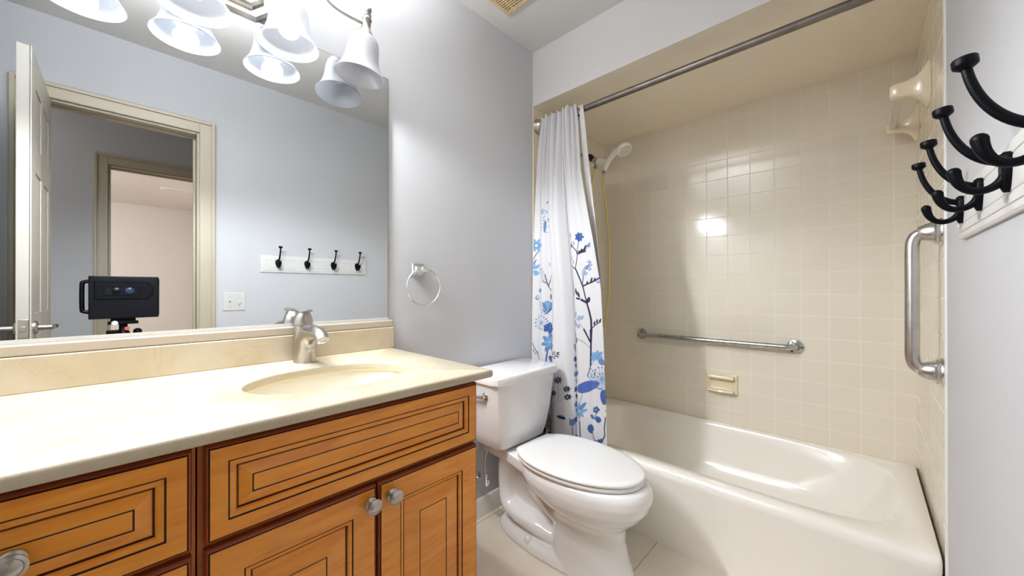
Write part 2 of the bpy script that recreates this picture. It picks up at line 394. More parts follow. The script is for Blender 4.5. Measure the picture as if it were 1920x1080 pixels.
part('handle', hb, 'nickel', dr, local=True)['label'] = 'brushed metal lever handle'
part('latch_plate', box((-DW-.0015, .006, .91), (-DW+.001, DT-.006, .98)).box((-DW-.009, .012, .935), (-DW, DT-.012, .955)), 'nickel', dr, local=True, bevel=.001)['label'] = 'brass coloured latch plate'
for hz in (.25, 1.05, 1.80):
    h_ = MB().lathe([(.007, 0), (.007, .09)], (.002, -.006, hz), (0, 0, 1), seg=12); h_.box((-.03, -.0015, hz), (.0, .0005, hz+.09))
    part('hinge', h_, 'nickel', dr, local=True)

# ------------------------------------------------------------------ mirror above the vanity
MY0, MY1, MZ0, MZ1 = YN+.002, .7136, .989, 1.9264
mr = thing('wall_mirror', 'large frameless mirror over the vanity, reflecting the doorway', 'mirror', (0, (MY0+MY1)/2, MZ0))
part('mirror_glass', box((.001, MY0, MZ0), (.006, MY1, MZ1)), 'mirror', mr, smooth=0)
ch = MB(); ch.loft([[(x, y, z) for x, z in ((.0005, MZ0-.005), (.0095, MZ0-.005), (.0095, MZ0+.004), (.0065, MZ0+.004), (.0065, MZ0-.0005), (.0005, MZ0-.0005))] for y in (MY0, MY1)])
part('bottom_channel', ch, 'channel', mr, smooth=0)['label'] = 'bright metal channel along the bottom edge'
for yy in (.62, .15):
    part('mirror_clip', box((.0065, yy-.008, MZ1-.008), (.009, yy+.008, MZ1+.004)).box((.001, yy-.008, MZ1+.001), (.009, yy+.008, MZ1+.010)), 'clear', mr, bevel=.001)
part('dark_edge', box((.001, MY1, MZ0), (.0058, MY1+.0012, MZ1)).box((.001, MY0, MZ1), (.0058, MY1+.0012, MZ1+.0012)), 'dark', mr, smooth=0)

# ------------------------------------------------------------------ vanity light: four bell shades, three lit
LY = [-.074, .126, .345, .562]; LXC = .095; RIMZ = 1.842
vl = thing('vanity_light', 'brushed nickel vanity light with four frosted bell shades above mirror', 'light fixture', (.0, .236, 1.96))
YC = .236
def octo(x, a, b, c): return [(x, YC+u, 2.0+v) for u, v in ((-a+c, -b), (a-c, -b), (a, -b+c), (a, b-c), (a-c, b), (-a+c, b), (-a, b-c), (-a, -b+c))]
bp = MB(); bp.loft([octo(.0005, .085, .075, .04), octo(.012, .085, .075, .04), octo(.018, .078, .068, .037), octo(.018, .062, .052, .03), octo(.028, .058, .048, .028), octo(.032, .05, .04, .024), octo(.032, .036, .028, .016), octo(.040, .032, .024, .014)])
part('backplate', bp, 'nickel', vl, smooth=25)['label'] = 'stepped eight-sided nickel backplate'
tl = [(0, 0), (.0, 0), (.0, 0), (.012, .012)]   # the rightmost lamp leans a little
cb = MB(); cb.lathe([(.012, 0), (.012, .05)], (.035, YC, 2.02), (1, 0, 0))
cb.tube([(.085, YC-.22, 2.075), (.085, YC+.22, 2.075)], .0065)
cb.tube([(.085, YC, 2.02), (.085, YC, 2.075)], .008)
for s_ in (-1, 1):
    for k in (0, 1): cb.ball((.085, YC+s_*(.205+k*.014), 2.075), .0115-.003*k)
part('crossbar', cb, 'nickel', vl)
for i, y in enumerate(LY):
    dx, dy = tl[i]; s_ = 1 if y > YC else -1
    base = Vector((LXC, y, RIMZ)); ax = Vector((dx/.13, dy/.13, 1)).normalized()
    P = lambda h: base+ax*h
    arm = MB()
    if i in (0, 3):
        a0 = Vector((.085, YC+s_*.205, 2.075)); a1 = P(.178)
        arm.tube(bez(a0, a0+Vector((0, s_*.03, -.05)), a1+Vector((0, -s_*.06, .0)), a1, 12), .0052)
    else:
        a1 = P(.178); arm.tube(bez((.085, y, 2.075), (.088, y, 2.06), a1+Vector((0, 0, .02)), a1, 6), .0055)
    part('arm', arm, 'nickel', vl)
    so = MB(); so.lathe([(.027, .126), (.0285, .130), (.026, .145), (.019, .158), (.0155, .163), (.0145, .168), (.0145, .192), (.016, .194), (.016, .197), (.0115, .200), (.0105, .206), (.0125, .209), (.0125, .213), (.007, .216), (.010, .223), (.0115, .229), (.010, .236), (.004, .241)], base, ax)
    part('socket', so, 'nickel', vl)
    pr_ = [(.029, .136), (.040, .131), (.047, .120), (.0515, .100), (.0535, .075), (.0575, .050), (.065, .025), (.076, .006), (.081, .0)]
    inner = [(r-.0032, h+.0005) for r, h in reversed(pr_)]
    sh = MB(); sh.lathe(pr_+[(.0815, -.002), (.0795, -.0025)]+inner, base, ax, seg=48, cap0=False, cap1=False)
    so_ = part('shade', sh, 'shade', vl, smooth=70)
    lit = i < 3
    bu = MB()
    if lit: bu.ball(P(.052), .030, 20)
    else: bu.ball(P(.075), .026, 20)
    bu.lathe([(.013, .075 if lit else .095), (.013, .128)], base, ax, seg=16)
    b_ = part('bulb', bu, 'bulb_on' if lit else 'bulb_off', vl)
    so_['label'] = 'frosted bell shade, lit' if lit else 'frosted bell shade, unlit and leaning'
    b_['label'] = 'glowing bulb' if lit else 'unlit bulb'
    if lit:      # flood bulb: its light leaves through the open mouth of the shade
        ldat = bpy.data.lights.new('bulb_flood', 'SPOT'); ldat.energy = FLOOD; ldat.color = (.94, .97, 1)
        ldat.spot_size = math.radians(178); ldat.spot_blend = .3; ldat.shadow_soft_size = .03
        lo = bpy.data.objects.new('bulb_flood', ldat); COL.objects.link(lo); lo.parent = vl; lo.location = P(-.002)-Vector(vl.location)
        gdat = bpy.data.lights.new('ceiling_fill', 'SPOT'); gdat.energy = UP_FILL; gdat.color = (.94, .97, 1)  # added fill spot in front of the fixture, aimed up for ceiling bounce
        gdat.spot_size = math.radians(176); gdat.spot_blend = 1.0; gdat.shadow_soft_size = .04
        go = bpy.data.objects.new('ceiling_fill', gdat); COL.objects.link(go); go.parent = vl; go.location = P(.25)+Vector((.24, 0, 0))-Vector(vl.location); go.rotation_euler = (PI, 0, 0)

# ------------------------------------------------------------------ vanity: counter, sink, cabinets
CZ, CD, CY = .8756, .5905, .7245
ct = thing('vanity_countertop', 'cream marble vanity top with backsplash and oval sink', 'countertop', (.30, .15, .853))
SCX, SCY, SA, SB = .337, .383, .146, .196
angs = sorted(set([2*PI*k/120 for k in range(120)]+[math.atan2(yy-SCY, xx-SCX) % (2*PI) for xx in (.002, CD) for yy in (YN+.004, CY)]))
def rectloop(x0, x1, y0, y1, z):
    out = []
    corners = [math.atan2(yy-SCY, xx-SCX) % (2*PI) for xx in (.002, CD) for yy in (YN+.004, CY)]
    cpos = {round(math.atan2(yy-SCY, xx-SCX) % (2*PI), 9): (xx, yy) for xx in (0, 1) for yy in (0, 1)} if False else None
    for a in angs:
        c, s_ = math.cos(a), math.sin(a); X0, X1, Y0, Y1 = .002, CD, YN+.004, CY
        t = min([v for v in (((X1-SCX)/c if c > 1e-9 else 9), ((X0-SCX)/c if c < -1e-9 else 9), ((Y1-SCY)/s_ if s_ > 1e-9 else 9), ((Y0-SCY)/s_ if s_ < -1e-9 else 9))])
        px, py = SCX+c*t, SCY+s_*t
        out.append((x0+(px-X0)/(X1-X0)*(x1-x0), y0+(py-Y0)/(Y1-Y0)*(y1-y0), z))
    return out
def ell(sa, z): return [(SCX+(SA+sa)*math.cos(a), SCY+(SB+sa)*math.sin(a), z) for a in angs]
top = MB(); X0, Y0 = .002, YN+.004
top.loft([ell(.0, .8545), ell(0, CZ-.004), ell(.0012, CZ-.0012), ell(.004, CZ), rectloop(X0, CD-.006, Y0, CY-.006, CZ), rectloop(X0, CD-.002, Y0, CY-.002, CZ-.002), rectloop(X0, CD, Y0, CY, CZ-.006), rectloop(X0, CD, Y0, CY, .8575), rectloop(X0, CD-.003, Y0, CY-.003, .8535), ell(.0, .8545)], cap0=False, cap1=False)
part('worktop', top, 'marble', ct, smooth=50)
part('backsplash', box((.0015, YN+.004, CZ), (.0205, .733, .956)), 'marble', ct, bevel=.0025)['label'] = 'cream marble backsplash strip'
bs = MB(); ex = [(.006, .8545), (.004, .845), (.002, .835), (-.004, .81), (-.016, .78), (-.036, .755), (-.066, .738), (-.10, .733), (-.125, .731)]
bs.loft([ell(a, z) for a, z in ex], cap0=False, cap1=True)
part('sink_basin', bs, 'basin', ct, smooth=60)['label'] = 'glossy biscuit oval basin'
part('drain', MB().lathe([(.0, .734), (.022, .735), (.024, .733), (.024, .728)][::-1], (SCX-.03, SCY, 0)), 'nickel', ct)
part('caulk_line', MB().tube([(SCX+(SA+.0005)*math.cos(2*PI*k/80), SCY+(SB+.0005)*math.sin(2*PI*k/80), .8535) for k in range(80)], .0013, seg=6, closed=True), 'caulk', ct)['label'] = 'yellowed seam line around the basin'
struct('trim_5', box((.0, YN+.004, .9565), (.014, .733, .9835)), 'ledge', 'cream rounded ledge strip between backsplash and mirror', 'trim', bevel=.005)

FX0 = .560   # cabinet front plane (face of doors)
KNOB = [(.0135, 0), (.0135, .0022), (.0105, .0045), (.006, .0075), (.0055, .014), (.009, .0165), (.0150, .0185), (.0168, .0205), (.0168, .0225), (.0135, .0245), (.0120, .0242), (.0085, .0262), (.0001, .0272)]
def front(name, y0, y1, z0, z1, ins, par, label=None):
    cy, cz, w, h = (y0+y1)/2, (z0+z1)/2, y1-y0, z1-z0
    a, b, c = ins
    pr_ = [(0, -.020, 1), (0, -.007, 2), (.0025, -.003, 2), (.0045, -.0018, 2), (.0052, -.0024, 1), (.0066, -.0002, 1), (.0078, 0, 0), (a, 0, 0), (a+.0008, -.0022, 1), (a+.0024, -.0024, 1),
           (a+.003, -.0012, 0), (b-.003, -.0028, 0), (b-.001, -.0062, 0), (b, -.0085, 1), (b+.0016, -.0085, 1), (b+.0024, -.0075, 0), (c-.001, -.0008, 0), (c, -.0016, 1), (c+.0014, -.0014, 1), (c+.002, -.0008, 0)]
    o = part(name, rect_rings(lambda u, v, d: (FX0+d, cy+u, cz+v), w, h, pr_), ['wood', 'glaze', 'edge'], par, smooth=0)
    if label: o['label'] = label
    return o
def knob(y, z, par): return part('knob', MB().lathe(KNOB, (FX0-.0002, y, z), (1, 0, 0), seg=32), 'nickel', par, smooth=35)
C0, C1, CL = .0862, .697, -.284
sk = thing('sink_cabinet', 'honey maple sink base cabinet with two glazed panel doors', 'cabinet', (.28, (C0+C1)/2, 0))
ca = MB(); ca.box((.002, C0, .10), (.020, C1, .84)).box((.02, C1-.016, .10), (.538, C1, .853)).box((.02, C0, .10), (.538, C0+.016, .853)).box((.02, C0+.016, .10), (.538, C1-.016, .116)).box((.47, C0, 0), (.485, C1, .10))
part('carcass', ca, 'wood', sk, bevel=.001)
ff = MB(); ff.box((.519, C0, .10), (.539, C0+.03, .853)).box((.519, C1-.03, .10), (.539, C1, .853)).box((.519, C0+.03, .825), (.539, C1-.03, .853)).box((.519, C0+.03, .645), (.539, C1-.03, .685)).box((.519, C0+.03, .10), (.539, C1-.03, .135))
part('face_frame', ff, 'frame', sk, bevel=.001)
front('false_drawer', C0+.008, C1-.003, .674, .839, (.031, .045, .067), sk, 'long raised panel above the doors')
ym = .397
d1 = front('door', C0+.008, ym-.0015, .118, .664, (.054, .066, .108), sk, 'left panel door'); knob(.380, .627, d1)
d2 = front('door', ym+.0015, C1-.003, .118, .664, (.054, .066, .108), sk, 'right panel door'); knob(.431, .627, d2)
dk = thing('drawer_cabinet', 'honey maple drawer cabinet left of the sink cabinet', 'cabinet', (.28, (CL+C0)/2, 0))
ca = MB(); ca.box((.002, CL, .10), (.020, C0-.002, .84)).box((.02, C0-.018, .10), (.538, C0-.002, .853)).box((.02, CL, .10), (.538, CL+.016, .853)).box((.02, CL+.016, .10), (.538, C0-.018, .116)).box((.47, CL, 0), (.485, C0-.002, .10))
part('carcass', ca, 'wood', dk, bevel=.001)
ff = MB(); ff.box((.519, CL, .10), (.539, CL+.03, .853)).box((.519, C0-.031, .10), (.539, C0-.002, .853))
for za, zb in ((.825, .853), (.645, .685), (.385, .42), (.10, .135)): ff.box((.519, CL+.03, za), (.539, C0-.031, zb))
part('face_frame', ff, 'frame', dk, bevel=.001)
for za, zb in ((.674, .839), (.402, .664), (.118, .392)):
    w_ = front('drawer', CL+.006, C0-.008, za, zb, (.031, .045, .067) if za > .6 else (.05, .062, .09), dk); knob(-.099, (za+zb)/2-.002, w_)
struct('trim_6', box((.02, YN, 0), (.545, CL-.001, .853)), 'wood', 'wood filler strip at the left end of the vanity', 'trim')

# ------------------------------------------------------------------ faucet
fy = .396
fa = thing('sink_faucet', 'brushed nickel single lever faucet behind the oval sink', 'faucet', (.07, fy, CZ))
def oval(c, ax_u, ax_v, a, b, n=28): return [Vector(c)+Vector(ax_u)*a*math.cos(2*PI*k/n)+Vector(ax_v)*b*math.sin(2*PI*k/n) for k in range(n)]
sp = MB(); rings = []
path = bez((.074, fy, CZ), (.077, fy, .940), (.092, fy, .970), (.150, fy, .973), 14)[:-1]+bez((.150, fy, .973), (.19, fy, .976), (.216, fy, .974), (.228, fy, .958), 8)
for i, p in enumerate(path):
    q = path[min(i+1, len(path)-1)]-path[max(i-1, 0)]; q.normalize(); n_ = Vector((0, 1, 0)).cross(q).normalized(); t = i/(len(path)-1)
    a = .039*(1-t)**1.3+.0135; b = .031*(1-t)+.017*t
    rings.append(oval(p, n_, (0, 1, 0), min(a, .042), b))
rings[0] = oval((.074, fy, CZ), (1, 0, 0), (0, 1, 0), .043, .032)
sp.loft(rings)
part('spout', sp, 'nickel', fa, smooth=60)
part('aerator', MB().lathe([(.0115, 0), (.0115, .014), (.0095, .016)], (.213, fy, .962), (.25, 0, -1)), 'chrome', fa)
cl_ = MB().lathe([(.028, .0), (.028, .10), (.0275, .112)], (.055, fy, CZ+.002)); part('body_column', cl_, 'nickel', fa)
hd = MB(); HZ = CZ+.1145
hr = []
for t in [k/10 for k in range(11)]:
    z = HZ+.001+.044*math.sin(t*PI/2); r = .030*math.cos(t*PI/2*.86); xs = .055+.012*t*t
    hr.append([(xs+r*math.cos(2*PI*k/28)*(1+.35*t*(math.cos(2*PI*k/28) > 0)*abs(math.cos(2*PI*k/28))), fy+r*math.sin(2*PI*k/28)*(1-.15*t), z+.003*t*math.cos(2*PI*k/28)) for k in range(28)])
hd.loft(hr)
hd.loft([oval(p, (0, 0, 1), (0, 1, 0), a, b) for p, a, b in (((.060, fy, HZ+.040), .005, .014), ((.085, fy, HZ+.0425), .0045, .015), ((.106, fy, HZ+.046), .0035, .0135), ((.116, fy, HZ+.049), .002, .009))])
part('lever_handle', hd, 'nickel', fa, smooth=50)

# ------------------------------------------------------------------ towel ring
tr = thing('towel_ring', 'chrome towel ring on the grey wall above the toilet', 'towel ring', (0, .848, 1.185))
pl = rect_rings(lambda u, v, d: (.0005+d, .848+u, 1.186+v), .056, .052, [(0, 0, 0), (0, .004, 0), (.004, .009, 0), (.012, .011, 0), (.016, .016, 0), (.019, .034, 0)])
part('mounting_plate', pl, 'chrome', tr, smooth=20)
part('post', box((.030, .838, 1.176), (.058, .864, 1.196)), 'chrome', tr, bevel=.003)
part('ring', MB().tube([(.046+.006*math.sin(2*PI*k/64), .852+.0745*math.sin(2*PI*k/64), 1.1125+.0745*math.cos(2*PI*k/64)) for k in range(64)], .0034, seg=10, closed=True), 'chrome', tr)

# ------------------------------------------------------------------ bathtub
TZ = .333
tb = thing('bathtub', 'almond enamelled alcove bathtub beside the toilet', 'bathtub', (W/2, 2.0, 0))
TX0, TX1, TY0, TY1 = .003, W-.006, YS-.002, YB-.002
cx, cy, a, b = (TX0+TX1)/2, (TY0+TY1)/2, (TX1-TX0)/2, (TY1-TY0)/2
sq = lambda ins, z: superloop(cx, cy+0, a-ins*.2, b-ins, z, 60, 160)
mt = MB()
def basin(x0, x1, y0, y1, z, n): return superloop((x0+x1)/2, (y0+y1)/2, (x1-x0)/2, (y1-y0)/2, z, n, 160)
rings = [sq(.012, 0), sq(.006, .05), sq(.004, TZ-.05), sq(0, TZ-.04), sq(0, TZ-.022), sq(.003, TZ-.011), sq(.010, TZ-.003), sq(.020, TZ),
         basin(.085, 1.452, 1.660, 2.352, TZ+.001, 5.0), basin(.092, 1.446, 1.666, 2.347, TZ-.004, 4.8), basin(.098, 1.438, 1.672, 2.341, TZ-.016, 4.6),
         basin(.108, 1.410, 1.684, 2.328, TZ-.08, 4.2), basin(.122, 1.345, 1.702, 2.310, .14, 3.8), basin(.145, 1.275, 1.728, 2.284, .085, 3.4), basin(.19, 1.20, 1.77, 2.24, .062, 3.2), basin(.30, 1.05, 1.86, 2.15, .055, 3)]
mt.loft(rings, cap0=False)
part('tub_shell', mt, 'tub', tb, smooth=60)
part('overflow_plate', MB().lathe([(.036, 0), (.036, .003), (.028, .006), (.001, .007)], (.1115, 2.0, .245), (1, 0, .12)), 'chrome', tb)
part('drain', MB().lathe([(.03, 0), (.03, .002), (.02, .003), (.001, .003)], (.36, 2.0, .0555)), 'chrome', tb)

# ------------------------------------------------------------------ toilet
TY = 1.285
to = thing('toilet', 'white two-piece toilet with closed lid beside the bathtub', 'toilet', (.40, TY, 0))
bw = MB()
def egg(z, cx_, a_, b_, e=.10, n=2.2): return superloop(cx_, TY, a_, b_, z, n, 64, e)
bw.loft([egg(0, .575, .172, .112, .05), egg(.02, .572, .170, .110, .05), egg(.08, .560, .160, .102, .05), egg(.15, .552, .152, .098, .06), egg(.20, .548, .158, .104, .06), egg(.222, .562, .158, .116), egg(.245, .570, .178, .138),
         egg(.27, .560, .212, .160), egg(.30, .544, .250, .177), egg(.335, .530, .276, .183), egg(.362, .530, .273, .181), egg(.378, .530, .264, .173), egg(.384, .530, .25, .160)])
# deck under the tank
def deckring(x, hy, z0, z1): return [(x, TY-hy, z1), (x, TY+hy, z1), (x, TY+hy*.97, z0), (x, TY-hy*.97, z0)]
bw.loft([deckring(.045, .105, .335, .384), deckring(.20, .112, .335, .384), deckring(.30, .135, .335, .385), deckring(.40, .150, .305, .385)])
# thin web, trap loops and foot plate
bw.loft([[(x, TY+s_*.018, z) for x, z in ((.10, .02), (.55, .02), (.55, .30), (.10, .345))] for s_ in (-1, 1)])
bw.tube([(.135, TY, .36), (.125, TY, .28), (.122, TY, .19), (.145, TY, .115), (.22, TY, .085), (.33, TY, .075), (.42, TY, .060)], [.042, .040, .038, .042, .046, .046, .036], seg=20, sub=5, flat=1.85)
bw.tube([(.19, TY, .335), (.25, TY, .285), (.32, TY, .225), (.40, TY, .185), (.47, TY, .165)], [.062, .068, .076, .084, .088], seg=20, sub=5, flat=.42)
foot = lambda z, ins: [(.40+(.315-ins)*math.cos(t)*1, TY+(.118-ins)*math.copysign(abs(math.sin(t))**.8, math.sin(t))*(1-.08*math.cos(t)), z) for t in [2*PI*k/64 for k in range(64)]]
bw.loft([foot(0, 0), foot(.012, 0), foot(.026, .008), foot(.040, .03)])
bo = part('bowl', bw, 'china', to, smooth=0)
rm = bo.modifiers.new('remesh', 'REMESH'); rm.mode = 'VOXEL'; rm.voxel_size = .0042; rm.use_smooth_shade = True
sm = bo.modifiers.new('smooth', 'SMOOTH'); sm.factor = .5; sm.iterations = 8
for s_ in (-1, 1):
    part('bolt_cap', MB().lathe([(.016, 0), (.016, .008), (.013, .017), (.006, .022), (.0001, .023)], (.315, TY+s_*.094, .031)), 'china', to)
# seat ring and lid
def seatloop(ins, z): return superloop(.5005, TY, .275-ins, .182-ins, z, 2.1, 96, .08)
def cutback(r, xmin): return [(max(p[0], xmin), p[1], p[2]) for p in r]
st = MB(); st.loft([cutback(seatloop(i, z), .275+i) for i, z in ((.006, .3855), (.001, .389), (.0, .396), (.003, .4015), (.02, .4025))])
part('seat', st, 'seat', to, smooth=50)
ld = MB(); ld.loft([cutback(seatloop(i, z), .262+i) for i, z in ((.004, .4035), (-.001, .406), (-.003, .412), (-.001, .4165), (.008, .4195), (.03, .4208), (.09, .4215))])
part('seat_lid', ld, 'seat', to, smooth=50)
for s_ in (-1, 1):
    part('hinge_cap', MB().lathe([(.017, 0), (.017, .012), (.012, .018), (.0001, .019)], (.25, TY+s_*.072, .3845)), 'seat', to)
# tank with chamfered front corners
def tankring(z, xf, hy, ch, xb=.022, r=.012):
    return [(xb, TY-hy+r, z), (xb+r, TY-hy, z), (xf-ch, TY-hy, z), (xf-ch*.28, TY-hy+ch*.36, z), (xf, TY-hy+ch*1.0, z), (xf+.004, TY, z), (xf, TY+hy-ch*1.0, z), (xf-ch*.28, TY+hy-ch*.36, z), (xf-ch, TY+hy, z), (xb+r, TY+hy, z), (xb, TY+hy-r, z)]
tk = MB(); tk.loft([tankring(.392, .205, .148, .03), tankring(.400, .215, .156, .032), tankring(.45, .226, .172, .034), tankring(.55, .236, .192, .036), tankring(.695, .246, .210, .038)])
part('tank', tk, 'china', to, smooth=35, bevel=.006, seg=3)
lid = MB(); lid.loft([tankring(.690, .254, .216, .04, .018), tankring(.694, .258, .220, .04, .016), tankring(.722, .260, .222, .042, .015), tankring(.730, .256, .218, .042, .018), tankring(.734, .240, .205, .04, .03)])
part('tank_lid', lid, 'china', to, smooth=35, bevel=.004, seg=3)
lv = MB(); lx, lz = .165, .636
ly = TY-.2005
lv.lathe([(.018, 0), (.018, .004), (.013, .008), (.008, .010), (.008, .018)], (lx, ly, lz), (0, -1, 0))
lv.tube([(lx, ly-.018, lz), (lx-.02, ly-.021, lz-.001), (lx-.075, ly-.022, lz-.006)], [.0085, .0075, .006], sub=4)
part('flush_lever', lv, 'chrome', to)['label'] = 'chrome flush lever'
# supply stop on the wall
sv = thing('supply_valve', 'chrome water supply valve on the wall beside the vanity end', 'valve', (0, 1.175, .22))
part('escutcheon', MB().lathe([(.028, 0), (.027, .004), (.012, .009)], (.0005, 1.17, .20), (1, 0, 0)), 'chrome', sv)
part('valve_body', MB().lathe([(.009, .006), (.009, .06), (.014, .062), (.014, .085), (.010, .088)], (0, 1.17, .20), (1, 0, 0)).lathe([(.011, 0), (.011, .03), (.008, .035)], (.07, 1.17, .205)), 'chrome', sv)
part('supply_hose', MB().tube([(.07, 1.17, .235), (.068, 1.165, .30), (.075, 1.175, .35), (.08, 1.18, .400)], .0055, sub=5), 'steel', sv)

# ------------------------------------------------------------------ curtain rod, rings, printed curtain
RY, RZ = 1.642, 2.036
rd = thing('curtain_rod', 'dark satin metal shower rod spanning the tub opening', 'curtain rod', (0, RY, RZ))
part('tube', MB().lathe([(.0150, 0), (.0150, 1.50)], (.012, RY, RZ), (1, 0, 0)), 'rod', rd)
for s_ in (0, 1):
    part('flange', MB().lathe([(.041, 0), (.041, .006), (.038, .012), (.036, .013), (.034, .022), (.026, .036), (.019, .042), (.019, .052), (.0155, .055)], (.001 if not s_ else W-.001, RY, RZ), (1 if not s_ else -1, 0, 0)), 'nickel', rd)
ring0 = MB().tube([(0, .0195*math.cos(2*PI*k/28), .004+.0195*math.sin(2*PI*k/28)) for k in range(28)], .0022, seg=8, closed=True)
ring0.tube([(0, .008, -.0145), (0, .010, -.028), (0, -.012, -.040), (0, -.024, -.030)], .002, seg=8, sub=4); ring0.ball((0, -.022, -.029), .0055, 10)
rx = [.085, .125, .165, .20, .235, .27, .292]
ordn = ['first', 'second', 'third', 'fourth', 'fifth', 'sixth', 'seventh and outermost']
r0 = part('curtain_ring', ring0, 'bronze', None)
for i, x in enumerate(rx):
    r_ = r0 if i == 0 else r0.copy()
    if i: COL.objects.link(r_)
    r_.location = (x, RY, RZ-.0075)
    tag(r_, 'dark hook ring on shower rod, %s from the left wall' % ordn[i], 'curtain ring', 'curtain rings on the shower rod')
# cloth: one sheet hung in folds; its printed flowers are stored per vertex
LXT = [(2.089, .053), (1.867, .026), (1.534, .011), (1.17, .009), (.87, .009), (.10, .009)]
RXT = [(2.053, .288), (1.706, .331), (1.371, .402), (1.108, .453), (.856, .474), (.56, .491), (.371, .496), (.10, .498)]
NX, NZ = 380, 860
ZB, ZT = .16, 2.072
s1 = np.linspace(0, 1, NX); z1 = np.linspace(ZB, ZT, NZ)
Sg, Zg = np.meshgrid(s1, z1)
intp = lambda z, tab: np.interp(z, [p[0] for p in tab[::-1]], [p[1] for p in tab[::-1]])
xl, xr = intp(Zg, LXT), intp(Zg, RXT)
def panels(s, edges, power, depths):
    out = np.zeros_like(s)
    for (a_, b_), d in zip(zip(edges[:-1], edges[1:]), depths):
        t = np.clip((s-a_)/(b_-a_), 0, 1); m = (s >= a_) & (s <= b_)
        out[m] = (d*np.sin(PI*t)**power)[m]
    return out
lowf = panels(Sg, [-.06, .30, .615, 1.10], .36, [.014, .046, .046]) + .004*np.sin(Sg*37+Zg*1.2)+.003*np.sin(Sg*23-Zg*2.1)
topf = panels(Sg, [-.02, .10, .20, .29, .43, .58, .66, .80, .90, 1.03], .7, [.014, .018, .013, .026, .018, .014, .026, .018, .022])
wt = np.clip((Zg-1.45)/(2.05-1.45), 0, 1); wt = wt*wt*(3-2*wt)
Yg = 1.622-(2.06-Zg)*.0255-(lowf*(1-wt)+topf*wt)
sway = .0035*np.sin(Zg*5+Sg*8)*(1-wt)
Xg = xl+(xr-xl)*Sg+sway
Zt = Zg-np.where(Zg > 2.0, (Zg-2.0)/.072, 0)*(.020*np.abs(np.sin(Sg*PI*6.5)))
# --- the print
PAL = {'n': (16, 20, 54), 'b': (54, 88, 146), 'm': (92, 126, 172), 'l': (112, 156, 196), 'p': (146, 160, 188), 'y': (196, 186, 130), 'w': (222, 222, 226), 'c': (74, 98, 168), 'g': (146, 148, 150)}
PAL = {k: np.array(srgb(*v)[:3]) for k, v in PAL.items()}
colr = np.empty((NZ, NX, 3)); colr[:] = np.array(srgb(208, 207, 209)[:3])
CW = .46
px_, pz_ = s1*CW, z1
hx, hz = CW/(NX-1), (ZT-ZB)/(NZ-1)
def paint(x0, x1, z0, z1_, dist, c):
    i0, i1 = max(0, int((x0)/hx)-1), min(NX, int(x1/hx)+3); j0, j1 = max(0, int((z0-ZB)/hz)-1), min(NZ, int((z1_-ZB)/hz)+3)
    if i0 >= i1 or j0 >= j1: return
    gx, gz = np.meshgrid(px_[i0:i1], pz_[j0:j1])
    cov = np.clip(-dist(gx, gz)/.0019+.5, 0, 1)[..., None]
    colr[j0:j1, i0:i1] = colr[j0:j1, i0:i1]*(1-cov)+PAL[c]*cov
def seg_d(gx, gz, ax, az, bx, bz):
    dx, dz = bx-ax, bz-az; L = dx*dx+dz*dz+1e-12
    t = np.clip(((gx-ax)*dx+(gz-az)*dz)/L, 0, 1)
    return np.hypot(gx-ax-t*dx, gz-az-t*dz), t
